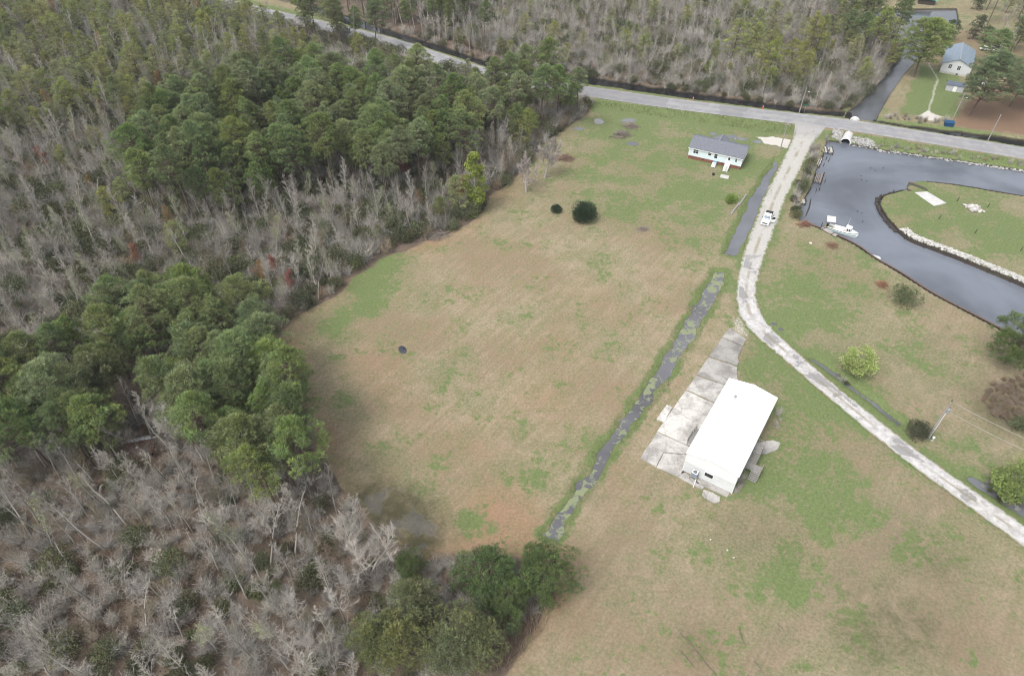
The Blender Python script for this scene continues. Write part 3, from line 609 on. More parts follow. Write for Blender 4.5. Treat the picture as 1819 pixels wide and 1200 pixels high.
# ------------------------------------------------------------------ woods
def scatter(pg, s, z0=0.0, excl=()):
    q = poly(pg, z0); lo = q.min(0); hi = q.max(0); lo = np.maximum(lo, [-330, 18]); hi = np.minimum(hi, [290, 420])
    gx, gy = np.meshgrid(np.arange(lo[0], hi[0], s), np.arange(lo[1], hi[1], s)); pt = np.stack([gx.ravel(), gy.ravel()], 1) + (rng.random((gx.size, 2)) - .5) * s * .95
    pt = pt[inside(pt, q)]
    for e in excl: pt = pt[~inside(pt, e)]
    return pt
def clear_of(pt, keep=None, road=6.0, shore=.8):
    """only spots in the woods, off the road, the water and the lane"""
    ok = seg_dist(pt, ROAD, False) > road
    for q in canal + ditch['road'] + ditch['field'] + ditch['lane']: ok &= sdist(pt, q, 6) > min(.6, shore)
    for q in ditch['road']: ok &= sdist(pt, q, 6) > shore
    if keep is not None: ok &= np.minimum(sdist(pt, FOREST), sdist(pt, NWOOD)) < keep
    return pt[ok]
def in_view(x, y, h=12, m=60):
    """does a plant of height h at x, y show in the frame (margin in photograph pixels)"""
    r = []
    for zz in (0, h):
        dep = y * CS - (zz - CAM_H) * SN
        if dep < 5: return False
        r.append((909.5 + FPX * x / dep, 600 - FPX * (y * SN + (zz - CAM_H) * CS) / dep))
    return any(-m < a < 1819 + m and -m < b < 1200 + m for a, b in r)
trees = []      # kind, x, y, scale, place phrase
def plant(pt, weights, place, smin=.8, smax=1.15, tints=None):
    ks = list(weights); p = np.array([weights[k] for k in ks]); p = p / p.sum()
    for (x, y), k in zip(pt, rng.choice(len(ks), len(pt), p=p)): trees.append((ks[k], float(x), float(y), smin + (smax - smin) * rng.random(), place))
gap = poly([(222, 650), (330, 640), (345, 800), (230, 800)], 4)
Z1 = [(232, 215), (300, 140), (430, 100), (560, 104), (700, 118), (830, 152), (850, 212), (740, 268), (640, 280), (560, 258), (430, 292), (330, 322), (232, 300)]
Z2 = [(-120, 650), (80, 598), (200, 506), (370, 486), (475, 552), (515, 640), (540, 750), (566, 820), (450, 828), (350, 745), (220, 705), (90, 745), (-120, 765)]
plant(clear_of(scatter(Z1, 4.9, 14), -1), {'pine': 1}, 'in the dense grove between the field and the road')
plant(clear_of(scatter(Z2, 4.2, 14, [gap]), -.6), {'pine': 1}, 'in the grove at the near left edge of the field')
plant(clear_of(scatter([(645, 1085), (720, 1035), (800, 1050), (870, 1100), (860, 1180), (820, 1300), (640, 1300)], 4.6, 8), -2), {'soft': 1}, 'in the olive clump at the bottom of the wood', .85, 1.1)
plant(clear_of(scatter([(835, 100), (900, 88), (1000, 84), (1045, 125), (1035, 170), (960, 195), (890, 185), (850, 160)], 6.0, 15), -.5, 5.2), {'pine': .8, 'pale': .2}, 'in the strip along the road')
plant(clear_of(scatter([(470, -40), (640, -40), (760, -20), (760, 40), (640, 22), (520, 0)], 6.5, 14), 30, 6), {'pine': .8, 'thin': .2}, 'beyond the far road')
plant(clear_of(scatter([(440, 45), (600, 72), (720, 98), (830, 125), (830, 150), (700, 128), (560, 100), (430, 75)], 5.0, 3), 0, 6.5), {'bare': .4, 'pale': .25, 'brown': .2, 'fuzz': .15}, 'in the low growth along the far road bend', .4, .7)
Z5 = [(-250, -70), (440, -70), (470, 20), (560, 95), (430, 95), (300, 130), (230, 190), (100, 200), (-250, 270)]
plant(clear_of(scatter(Z5, 4.0, 6), -1), {'pale': .45, 'pine': .02, 'bare': .42, 'thin': .02, 'brown': .05, 'orange': .03, 'fuzz': .10}, 'in the mixed swamp wood far left', .6, 1.05)
Z6 = [(740, -90), (1760, -90), (1590, 66), (1560, 160), (1505, 185), (1450, 183), (1200, 148), (1000, 118), (880, 100), (760, 62)]
plant(clear_of(scatter(Z6, 3.5, 2), 0), {'bare': .66, 'brown': .20, 'pale': .08, 'thin': .02, 'fuzz': .10}, 'in the grey wood across the road', .45, .8)
plant(clear_of(scatter([(560, -60), (760, -90), (860, -60), (880, 80), (760, 50), (620, 14)], 5.5, 6), 0), {'pine': .3, 'thin': .5, 'bare': .2}, 'in the wood across the road bend')
plant(clear_of(scatter([(1490, -40), (1640, -40), (1610, 60), (1580, 130), (1540, 160), (1500, 60)], 5.2, 8), 0), {'pine': .35, 'pale': .4, 'bare': .25}, 'by the far canal')
plant(clear_of(scatter([(1290, 40), (1470, 40), (1440, 150), (1340, 140)], 11, 8), 0), {'pale': 1}, 'among the grey trees across the road', 1.1, 1.4)
B1 = [(-260, 270), (100, 200), (230, 190), (232, 310), (330, 335), (430, 300), (560, 270), (640, 290), (740, 282), (850, 225), (930, 250), (915, 300), (860, 352), (830, 392), (760, 418), (690, 446), (600, 512), (530, 556), (470, 500), (370, 470), (200, 490), (80, 580), (-260, 650)]
plant(clear_of(scatter(B1, 3.5, 4), -1.5), {'bare': .58, 'thin': .03, 'brown': .12, 'bush': .18, 'fuzz': .13, 'red': .005, 'orange': .012, 'pale': .02, 'snag': .03}, 'in the grey swamp thicket left of the field', .55, 1.0)
plant(clear_of(scatter([(870, 180), (1050, 185), (1030, 215), (985, 240), (950, 290), (900, 322), (860, 345), (840, 260)], 3.6, 2), -.8), {'brown': .6, 'bare': .2, 'bush': .2}, 'in the brown scrub at the field corner', .6, .9)
REEDP = [(-60, 1035), (120, 1000), (250, 960), (340, 1000), (410, 1060), (350, 1120), (200, 1140), (-60, 1160)]
B2 = [(-160, 770), (60, 745), (210, 705), (350, 750), (450, 836), (570, 835), (600, 875), (640, 925), (690, 985), (745, 1015), (700, 1050), (640, 1080), (640, 1300), (-160, 1300)]
plant(clear_of(scatter(B2, 3.4, 3, [poly(REEDP)]), -2), {'bare': .42, 'thin': .26, 'brown': .09, 'bush': .1, 'fuzz': .06, 'snag': .07}, 'in the bare wood at the near left', .8, 1.1)
plant(clear_of(scatter(REEDP, 7.5, 0)), {'thin': .6, 'snag': .4}, 'rising out of the brown reeds', .8, 1.0)
# the trees one can pick out one by one: kind, photograph spot of the foot, scale, label
def foot(px, py): return at(px, py)
def crown_at(px, py, h): return at(px, py, h)
single = []
def one(kind, xy, s, label, idx=None): single.append((kind, xy[0], xy[1], s, label, idx))
one('big', foot(322, 802), 1.0, 'large pale leaning bare tree in the gap of the pine grove', 0)
one('big', foot(345, 770), .9, 'pale bare tree with yellowish twig tips behind the leaning one', 1)
one('big', foot(484, 945), .62, 'pale spreading tree with yellow tips near the pine grove end', 1)
one('big', foot(655, 1020), .95, 'large white limbed bare tree at the wet field corner', 1)
one('big', foot(600, 1190), .8, 'white limbed bare tree beside the olive pines at the bottom edge', 0)
one('big', foot(560, 1205), .8, 'white limbed bare tree at the very bottom of the wood', 0)
one('thin', foot(164, 1068), 1.1, 'bare tree with a long curved trunk standing over the brown reeds', 0)
one('thin', foot(261, 1117), .8, 'forked pale tree with a bush at its foot in the reeds', 1)
one('red', foot(722, 322), 1.05, 'small bright red maple at the wood edge behind the field', 0)
one('orange', foot(818, 370), 1.05, 'rusty orange tree in front of the lime green tree', 0)
one('pine', foot(785, 404), .5, 'small bright green pine at the edge above the old hulls', 0)
one('red', foot(490, 492), .7, 'pinkish red tree in the thicket near the curved white hull', 1)
one('orange', foot(322, 330), 1.0, 'orange tinged tree under the left tip of the dense grove', 1)
one('orange', foot(285, 250), 1.1, 'pinkish orange tree at the left side of the dense grove', 0)
for px, py, s in ((358, 390, 1.05), (420, 380, .8), (640, 388, 1.0), (672, 395, 1.05), (760, 360, .9), (610, 385, .85)): one('bare', foot(px, py), s, {358: 'tall white bare tree under the left end of the dense grove', 420: 'narrow white bare tree beside the tall white one', 640: 'pale bare tree left of the red maple', 672: 'broad pale bare tree nearest below the red maple', 760: 'pale bare tree with yellow buds right of the red maple', 610: 'pale bare tree standing left in the row below the grove'}[px], 2)
one('fuzz', foot(770, 350), .9, 'bare tree hazed with pale yellow buds beside the lime green tree', 0)
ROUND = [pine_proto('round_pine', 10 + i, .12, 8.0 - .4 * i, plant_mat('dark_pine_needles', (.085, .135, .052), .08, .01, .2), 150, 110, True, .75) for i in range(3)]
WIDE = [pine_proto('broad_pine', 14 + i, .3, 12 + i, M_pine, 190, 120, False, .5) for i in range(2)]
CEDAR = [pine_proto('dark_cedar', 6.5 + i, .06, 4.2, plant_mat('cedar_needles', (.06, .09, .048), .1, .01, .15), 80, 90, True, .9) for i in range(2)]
YARD = [bare_proto('yard_tree', 6.2 + i, 3.0, plant_mat('pinkish_twigs', (.38, .34, .32), .1, .01, 0, .85), 16, .22, (8, 8), .05, trunk_r=.2, tw=.045) for i in range(2)]
def leafy_proto(name, h, r, m, n, base=.25, size=.24):
    t = bare_proto(name, h * .85, r * .75, M_grey, 16, base, (6, 4), .05, trunk_r=.13); cb = TB()
    for i in range(46):
        d = rvec(1)[0]; c = np.array([d[0] * r * .72, d[1] * r * .72, h * (base + .05 + (1 - base) * (.5 + .42 * d[2]))]); c[:2] *= .6 + .45 * rng.random(); k = n // 46; e = rvec(k)
        pos = c + e * np.array([1, 1, .7]) * r * .3 * rng.random((k, 1)) ** .4
        V, F = leaves(pos, size * (.6 + .8 * rng.random(k))); tn = (.7 + .55 * rng.random()) * (.8 + .4 * rng.random(k)); cb.add(V, F, np.repeat(tn, 4))
    return (t[0], t[1], cb.mesh(name + '_leaves', m))
KIND['bramble'] = [twigbush_proto('bramble', 1.3 + .2 * i, 2.0, plant_mat('bramble_twigs', (.23, .18, .13), .2, .02, 0, .85), 50) for i in range(2)]
LIME = [leafy_proto('lime_tree', 11.0, 2.5, plant_mat('lime_leaves', (.31, .38, .115), .08, .01, .35), 7500, .03, .26), leafy_proto('light_green_tree', 5.6, 3.2, M_lime, 5200, .1, .22), leafy_proto('green_tree', 7.0, 4.6, plant_mat('fresh_leaves', (.29, .36, .125), .08, .01, .35), 9000, .1, .24)]
DENSE = [bush_proto('dense_bush', 3.0, 4.6, plant_mat('juniper', (.045, .078, .036), .1, .01, .15), 9000, 22, .2, True), bush_proto('leafy_bush', 2.4, 3.0, M_leaf, 3600, 14, .2), bush_proto('lime_bush', 1.9, 2.6, plant_mat('lime_bush', (.21, .30, .07), .1, .01, .3), 2200, 10, .2), bush_proto('ragged_bush', 3.4, 3.9, plant_mat('ragged_leaves', (.145, .175, .075), .1, .01, .25), 2400, 11, .24)]
KIND.update({'round': ROUND, 'wide': WIDE, 'cedar': CEDAR, 'yard': YARD, 'lime': LIME, 'dense': DENSE})
NAME.update({'round': ('pine_tree', 'pine tree'), 'wide': ('pine_tree', 'pine tree'), 'cedar': ('cedar_tree', 'cedar'), 'yard': ('bare_tree', 'bare tree'), 'lime': ('leafy_tree', 'leafy tree'), 'dense': ('evergreen_bush', 'bush')})
one('round', crown_at(868, 1015, 6), 1.0, 'round dark green pine between the field corner and the tan reeds', 0)
one('round', crown_at(968, 1015, 6), .98, 'dark round pine at the end of the long weedy ditch', 1)
one('round', crown_at(905, 1075, 4), .72, 'smaller dark pine tucked below the two round ones', 2)
one('round', crown_at(725, 1000, 4), .55, 'small bright pine on the wet edge left of the round pines', 1)
one('wide', foot(1623, 137), 1.3, 'large dark pine leaning over the far canal beside the grey roofed house', 0)
one('wide', foot(1722, 206), 1.25, 'broad spreading pine on brown needles in front of the grey roofed house', 1)
one('wide', foot(1793, 190), .95, 'spreading pine behind the broad one near the road', 0)
one('wide', foot(1838, 196), 1.0, 'spreading pine half out of the frame near the road', 1)
one('round', crown_at(1808, 612, 5), 1.05, 'dark pine leaning by the canal at the right border', 0)
one('wide', foot(1760, 120), .8, 'pine behind the grey roofed house by the white cars', 1)
for px, py, s, i, lb in ((1680, 72, 1.1, 0, 'dark upright cedar beside the large canal pine'), (1727, 70, 1.1, 1, 'dark upright cedar in the bare yard behind the grey roof'), (1746, 78, .95, 0, 'smaller dark cedar right behind the grey roof ridge'), (1735, 18, 1.2, 1, 'dark rounded evergreen by the far water')): one('cedar', foot(px, py), s, lb, i)
one('yard', foot(935, 341), 1.5, 'pinkish bare yard tree nearest the field on a dark mulch ring', 0)
one('yard', foot(967, 316), 1.6, 'grey bare yard tree on the farther dark mulch ring', 1)
one('lime', foot(846, 376), 1.45, 'bright lime green tree at the wood edge behind the field', 0)
one('lime', foot(1516, 664), 1.1, 'round yellow green tree by the narrow ditch beside the lane', 1)
one('lime', foot(1797, 884), 1.12, 'big light green tree at the right border beside the lane ditch', 2)
one('dense', foot(836, 384), 1.0, 'low yellow green bush at the foot of the lime green tree', 2)
one('dense', foot(1037, 391), 1.0, 'big dark round evergreen bush alone at the top of the field', 0)
one('dense', foot(988, 377), .45, 'small dark evergreen bush left of the big round one', 0)
one('dense', foot(1628, 772), .95, 'dark green bush at the foot of the pole with the transformer', 1)
one('dense', foot(1602, 537), 1.1, 'ragged green bush beside the timber bulkhead', 3)
one('dense', foot(1297, 359), .9, 'yellow green bush between the blue sided house and the timbers', 2)
one('dense', foot(1808, 760), .8, 'green bush in the brown bramble thicket', 1)
for px, py, s in ((1765, 98, 1.0), (1782, 100, .9), (1800, 40, 1.0)): one('bare', foot(px, py), s, {1765: 'bare tree behind the white parked cars', 1782: 'second bare tree behind the white parked cars', 1800: 'bare tree in the top corner by the far water'}[px], 1)
NE = [(1735, -30), (1900, -30), (1950, 90), (1819, 100), (1800, 55), (1760, 20)]
plant(scatter(NE, 7.5, 5), {'pale': .3, 'bare': .4, 'pine': .3}, 'in the far corner beyond the grey roofed house', .7, 1.0)
plant(scatter([(1810, 130), (1990, 120), (1990, 220), (1860, 215)], 8, 0), {'wide': 1}, 'beside the road at the right border', .8, 1.0)
LOOK['wide'] = 'spreading pine'

GROUPS = {}
def place(kind, x, y, s, label, group, idx=None):
    V = KIND[kind]; i = int(rng.integers(len(V))) if idx is None else idx % len(V); ms = V[i]; zz = float(ground_z(np.array([x]), np.array([y]))[0])
    nm, cat = NAME[kind]; o = thing(nm, label, cat, (x, y, max(zz, -.5) - .05), rng.random() * 6.283, group); o.scale = (s * (.92 + .16 * rng.random()), s * (.92 + .16 * rng.random()), s)
    a, b = ('stem', 'foliage') if kind == 'bush' else ('trunk', 'crown')
    link(a, ms[0], o); c = link(b, ms[1], o)
    if len(ms) > 2 and ms[2] is not None: link('leaves', ms[2], c)
    return o
for k, x, y, s, lb, idx in single: place(k, x, y, s, lb, None, idx)
def too_near(x, y): return any((x - a) ** 2 + (y - b) ** 2 < 7 for _, a, b, _, _, _ in single)
trees = [t for t in trees if in_view(t[1], t[2], 14, 150) and not too_near(t[1], t[2])]
cap = {'pine tree': 235, 'bare tree': 270, 'dead tree': 60, 'budding tree': 70, 'bush': 130}; count = {}
trees.sort(key=lambda t: t[1] ** 2 + t[2] ** 2 + 92 ** 2 - (2500 if t[0] == 'pine' else 0))
rest = []
for t in trees:
    cat = NAME[t[0]][1]
    if count.get(cat, 0) < cap[cat] and in_view(t[1], t[2], 10, 0):
        count[cat] = count.get(cat, 0) + 1; lb = f'{LOOK[t[0]]} {t[4]}'; place(t[0], t[1], t[2], t[3], lb, lb)
    else: rest.append(t)
print('trees', count, 'rest', len(rest))

def proto_col(name, kinds):
    """library of source plants for the uncountable masses; the collection itself is not placed in the scene"""
    col = bpy.data.collections.new(name); i = 0; index = {}
    for k in kinds:
        index[k] = []
        for ms in KIND[k]:
            V = []; 
            ob_ms = [m for m in ms if m is not None]
            me = join_meshes(f'{name}_{i:03d}', ob_ms); o = bpy.data.objects.new(f'{name}_{i:03d}', me); col.objects.link(o); index[k].append(i); i += 1
    return col, index
def join_meshes(name, ms):
    V = []; F = []; T = []; MI = []; n = 0; mats = []
    for m in ms:
        v = np.empty(len(m.vertices) * 3, np.float32); m.vertices.foreach_get('co', v); f = np.empty(len(m.loops), np.int32); m.loops.foreach_get('vertex_index', f)
        t = np.empty(len(m.vertices) * 4, np.float32); m.color_attributes['tint'].data.foreach_get('color', t)
        if m.materials[0] not in mats: mats.append(m.materials[0])
        V.append(v.reshape(-1, 3)); F.append(f.reshape(-1, 3) + n); T.append(t.reshape(-1, 4)[:, :3]); MI.append(np.full(len(f) // 3, mats.index(m.materials[0]))); n += len(v) // 3
    return np_mesh(name, np.concatenate(V), np.concatenate(F), np.concatenate(T), mats, False, np.concatenate(MI))
def mass(name, label, cat, items, kinds):
    """one uncountable growth: items are kind, x, y, scale"""
    col, index = proto_col(name + '_source', kinds); n = len(items)
    xy = np.array([(t[1], t[2]) for t in items]); zz = np.maximum(ground_z(xy[:, 0], xy[:, 1]), -.5) - .05
    me = bpy.data.meshes.new(name); me.vertices.add(n); me.vertices.foreach_set('co', np.column_stack([xy, zz]).astype(np.float32).ravel())
    def att(nm, ty, val, key): me.attributes.new(nm, ty, 'POINT').data.foreach_set(key, np.asarray(val).ravel())
    att('pick', 'INT', np.array([index[t[0]][int(rng.integers(len(index[t[0]])))] for t in items], np.int32), 'value')
    att('turn', 'FLOAT_VECTOR', np.column_stack([np.zeros(n), np.zeros(n), rng.random(n) * 6.283]).astype(np.float32), 'vector')
    s = np.array([t[3] for t in items]); att('size', 'FLOAT_VECTOR', np.column_stack([s * (.85 + .3 * rng.random(n)), s * (.85 + .3 * rng.random(n)), s]).astype(np.float32), 'vector')
    g = bpy.data.node_groups.new(name, 'GeometryNodeTree'); g.interface.new_socket('Geometry', in_out='INPUT', socket_type='NodeSocketGeometry'); g.interface.new_socket('Geometry', in_out='OUTPUT', socket_type='NodeSocketGeometry')
    N = g.nodes; L = g.links; gi = N.new('NodeGroupInput'); go = N.new('NodeGroupOutput'); ci = N.new('GeometryNodeCollectionInfo'); ip = N.new('GeometryNodeInstanceOnPoints')
    ci.inputs['Collection'].default_value = col; ci.inputs['Separate Children'].default_value = True; ci.inputs['Reset Children'].default_value = True
    def na(nm, ty): a = N.new('GeometryNodeInputNamedAttribute'); a.data_type = ty; a.inputs[0].default_value = nm; return a.outputs[0]
    L.new(gi.outputs[0], ip.inputs['Points']); L.new(ci.outputs[0], ip.inputs['Instance']); ip.inputs['Pick Instance'].default_value = True
    L.new(na('pick', 'INT'), ip.inputs['Instance Index']); L.new(na('turn', 'FLOAT_VECTOR'), ip.inputs['Rotation']); L.new(na('size', 'FLOAT_VECTOR'), ip.inputs['Scale'])
    L.new(ip.outputs[0], go.inputs[0])
    o = link(name, me); md = o.modifiers.new('scatter', 'NODES'); md.node_group = g
    return tag(o, label, cat, None, 'stuff')
rest = [('pine' if t[0] == 'wide' else t[0], *t[1:]) for t in rest]
pr = [t for t in rest if NAME[t[0]][1] == 'pine tree']; br = [t for t in rest if NAME[t[0]][1] in ('bare tree', 'dead tree', 'budding tree')]; bu = [t for t in rest if NAME[t[0]][1] == 'bush']
if pr: mass('far_pine_wood', 'far off mass of pines thinning out toward the top of the view', 'woodland', pr, ['pine', 'pale', 'soft'])
if br: mass('far_bare_wood', 'far off mass of leafless grey trees beyond the grove and the road', 'woodland', br, ['bare', 'thin', 'snag', 'fuzz', 'red', 'orange', 'brown'])
# undergrowth in all the woods
ug = []
def brush(pg, s, wts, z0=0, smin=.6, smax=1.2, keep=-.3):
    ks = list(wts); p = np.array([wts[k] for k in ks]); p = p / p.sum(); pt = clear_of(scatter(pg, s, z0), keep, 5.5, .05)
    for (x, y), k in zip(pt, rng.choice(len(ks), len(pt), p=p)):
        if in_view(x, y, 3, 110): ug.append((ks[k], x, y, smin + (smax - smin) * rng.random()))
brush([(-260, 270), (100, 150), (560, 90), (640, 290), (850, 215), (1050, 185), (985, 240), (950, 290), (900, 322), (835, 396), (690, 446), (600, 512), (530, 560), (490, 600), (440, 640), (-260, 700)], 2.3, {'twig': .62, 'bush': .38}, 0, .7, 1.5)
brush([(-260, -70), (440, -70), (470, 20), (900, 150), (560, 160), (100, 240), (-260, 280)], 3.0, {'twig': .55, 'bush': .45}, 0, .8, 1.7)
brush(Z6, 2.3, {'twig': .78, 'bush': .22}, 0, .9, 1.6, .6)
brush([(640, 34), (760, 70), (880, 108), (1000, 122), (1200, 148), (1450, 183), (1512, 184), (1512, 198), (1450, 197), (1330, 180), (1200, 163), (1100, 148), (1000, 133), (880, 117), (760, 78), (640, 44)], 1.5, {'twig': .8, 'bush': .2}, 0, .5, 1.0, 4)
brush([(1505, 178), (1535, 150), (1575, 105), (1590, 84), (1560, 72), (1600, 84), (1604, 92), (1585, 120), (1555, 152), (1530, 178), (1512, 195)], 1.6, {'twig': .6, 'bush': .4}, 0, .6, 1.2, 6)
brush([(-160, 760), (60, 745), (210, 720), (350, 740), (560, 835), (640, 925), (745, 1005), (720, 1050), (860, 1100), (860, 1290), (-160, 1300)], 2.1, {'twig': .88, 'bush': .12})
brush([(860, 180), (1055, 178), (1030, 216), (960, 265), (860, 345)], 1.7, {'twig': .8, 'bush': .2})
brush([(430, 600), (492, 598), (530, 700), (562, 795), (600, 850), (560, 840), (350, 745)], 1.9, {'twig': .8, 'bush': .2}, 0, .4, .9, -.2)
brush([(690, 962), (755, 995), (830, 978), (920, 1000), (990, 1020), (960, 1085), (860, 1180), (745, 1005)], 1.5, {'twig': .92, 'bush': .08}, 0, .5, 1.0, -.2)
mass('undergrowth', 'brown twiggy scrub and low evergreen bushes filling the floor of the woods', 'undergrowth', ug, ['twig', 'bush'])
print('undergrowth', len(ug))
def blade_field(name, label, cat, pgs, dens, h, wdt, m, lean=.25, clump=1, kind='stuff', mask=None):
    V = []; T = []
    out = TB()
    for pg in pgs:
        q = pg if isinstance(pg, np.ndarray) else poly(pg); lo = q.min(0); hi = q.max(0); n = int((hi - lo).prod() * dens); pt = lo + rng.random((n, 2)) * (hi - lo); pt = pt[inside(pt, q)]
        pt = pt[vnoise(pt, .5, 21) > rng.random(len(pt)) * .75]
        if not len(pt): continue
        k = len(pt); pos = np.column_stack([pt, ground_z(pt[:, 0], pt[:, 1]) - .03]); d = rng.normal(size=(k, 3)) * lean + [0, 0, 1]; d /= np.linalg.norm(d, axis=1, keepdims=True)
        Vb, Fb = blades(pos, d, h * (.5 + .7 * rng.random(k)), wdt); tn = (.7 + .6 * rng.random(k)) * (.75 + .5 * vnoise(pt, .3, 22)); out.add(Vb, Fb, np.repeat(tn, 3))
    me = out.mesh(name, m); return tag(link(name, me), label, cat, None, kind)
blade_field('reeds', 'tan dry reeds between the dark pines and the lawn', 'reeds', [[(990, 1052), (965, 1120), (905, 1182), (860, 1200), (845, 1175), (885, 1120), (930, 1075)]], 30, 2.1, .075, M_reed, .22)
blade_field('reeds', 'brown reed bed under the bare trees at the near left', 'reeds', [REEDP, [(300, 990), (420, 960), (430, 1050), (380, 1070)]], 22, 1.7, .07, plant_mat('brown_reeds', (.155, .105, .068), .1, .01, .1), .25)
gv_ = []
for q in ditch['field']: gv_ += [grow(q, 1.3)]
def ring(q, o): return [np.array([a, b, c_, d]) for a, b, c_, d in zip(q, np.roll(q, -1, 0), np.roll(grow(q, o), -1, 0), grow(q, o))]
bank = []
for q in ditch['field']: bank += ring(grow(q, .1), 1.3)
blade_field('bank_grass', 'green rough grass fringing the two field ditches', 'grass', bank, 26, .45, .05, M_grass, .4)
blade_field('verge_grass', 'long tussocky grass on the verge below the road', 'grass', [[(1040, 180), (1150, 194), (1300, 212), (1405, 226), (1418, 240), (1390, 240), (1300, 226), (1150, 205), (1060, 190)], [(1452, 240), (1500, 238), (1640, 262), (1819, 291), (1900, 306), (1900, 312), (1819, 299), (1650, 272), (1560, 260), (1470, 246)]], 12, .8, .08, M_grass, .4)

# ------------------------------------------------------------------ buildings and other built things
white_metal = mat('white_painted_metal', (.80, .81, .80), .35, .03, 1.2)
wall_grey = mat('pale_grey_siding', (.60, .62, .62), .55, .06, 1.0)
wall_white = mat('white_siding', (.72, .74, .74), .5, .05, 1.0)
dark_glass = mat('dark_glass', (.02, .024, .028), .12, .1, 1, spec=.5)
grey_wood = mat('weathered_wood', (.26, .25, .235), .9, .25, 4, .01)
dark_wood = mat('tarred_timber', (.055, .045, .038), .85, .3, 3, .02)
pale_wood = mat('bleached_wood', (.42, .40, .37), .9, .2, 4, .01)
black = mat('black_plastic', (.02, .02, .022), .5, .1, 5)
galv = mat('galvanised_steel', (.42, .44, .46), .4, .12, 5, metal=.6)
brick = mat('red_brick', (.20, .085, .062), .9, .3, 3.5, .01)
blue_siding = mat('pale_blue_siding', (.60, .70, .73), .55, .04, 1)
shingle = mat('grey_shingles', (.15, .16, .185), .9, .15, 2.5, .01)
blue_metal_roof = mat('blue_grey_metal_roof', (.20, .25, .31), .45, .1, .8, stretch=(2, .15, 1))
concrete = mat('concrete', (.46, .45, .43), .9, .12, .7, .006)
white_trim = mat('white_trim', (.78, .79, .78), .5, .03, 2)
pole_wood = mat('grey_pole_wood', (.30, .285, .265), .9, .2, 2)

# --- white metal building, origin at the middle of its floor, long side along y
g = thing('metal_building', 'long white metal building with a low gabled roof on the concrete pavement', 'building', (36.65, 72.75, 0), R(-33))
W, L, EV, RG = 4.15, 9.65, 4.62, 5.45
MB().prism_y([(-W, 2.55), (W, 2.55), (W, EV), (0, RG - .08), (-W, EV)], -L, L).build('upper_wall', wall_white, g)
MB().box(-W + .05, W - .05, -L + .05, L - .05, -.1, 2.55).build('lower_wall', wall_grey, g)
b = MB()
for s in (-1, 1): b.hexa([(0, -L - .16, RG - .06), (s * (W + .2), -L - .16, EV - .02), (s * (W + .2), L + .16, EV - .02), (0, L + .16, RG - .06)], [(0, -L - .16, RG), (s * (W + .2), -L - .16, EV + .05), (s * (W + .2), L + .16, EV + .05), (0, L + .16, RG)])
rf = b.build('roof', white_metal, g)
b = MB()
for k in range(32):
    y = -L + (k + .5) * 2 * L / 32
    for s in (-1, 1): b.bar((s * .05, y, RG + .012), (s * (W + .19), y, EV + .062), .04, .03)
b.build('seam', white_metal, rf)
MB().bar((0, -L - .17, RG + .025), (0, L + .17, RG + .025), .35, .03).build('ridge_cap', white_metal, rf)
b = MB(); b.box(-1.95, -1.6, 5.2, 5.55, RG - .42, RG + .1); b.box(-2.0, -1.55, 5.15, 5.6, RG + .1, RG + .14); b.build('roof_vent', galv, rf)
b = MB()
for s in (-1, 1): b.box(s * W - .04, s * W + .04, -L - .03, -L + .03, 0, EV)
b.build('corner_trim', white_trim, g)
w_ = MB().box(-.75, .75, -L - .03, -L + .1, 1.3, 2.25).build('window', white_trim, g); MB().box(-.67, .67, -L - .045, -L, 1.37, 2.18).build('pane', dark_glass, w_)
ac = thing('air_conditioner', 'grey air conditioner on a raised stand against the white building', 'air conditioner', (0, 0, 0))
ac.location = Matrix.Rotation(R(-33), 3, 'Z') @ Vector((-2.05, -L - .62, 0)) + Vector((36.65, 72.75, 0)); ac.rotation_euler.z = R(-33)
MB().box(-.5, .5, -.45, .45, 1.0, 1.85).build('housing', mat('blue_grey_metal', (.22, .26, .32), .5, .1, 4), ac, .03)
MB().box(-.46, .46, -.41, .41, 1.85, 1.9).build('top_cover', white_trim, ac)
th = np.linspace(0, 2 * math.pi, 25)[:-1]
b = MB(); b.slab([(.33 * math.cos(a), .33 * math.sin(a)) for a in th], 1.9, 1.915); b.build('fan_opening', black, ac)
b = MB()
for rr in (.1, .2, .3): b.tube([(rr * math.cos(a), rr * math.sin(a), 1.93) for a in np.linspace(0, 6.283, 17)], .012, 4)
for k in range(4): b.bar((-.33 * math.cos(k * .785), -.33 * math.sin(k * .785), 1.94), (.33 * math.cos(k * .785), .33 * math.sin(k * .785), 1.94), .02)
b.build('fan_grille', galv, ac)
MB().box(-.6, .6, -.5, .5, .92, 1.0).build('platform', grey_wood, ac)
for x, y in ((-.55, -.45), (.55, -.45), (-.55, .45), (.55, .45)): MB().box(x - .05, x + .05, y - .05, y + .05, 0, .92).build('leg', grey_wood, ac)
MB().bar((.5, -.5, .9), (.62, -1.7, .05), .07).build('drain_pipe', white_trim, ac)
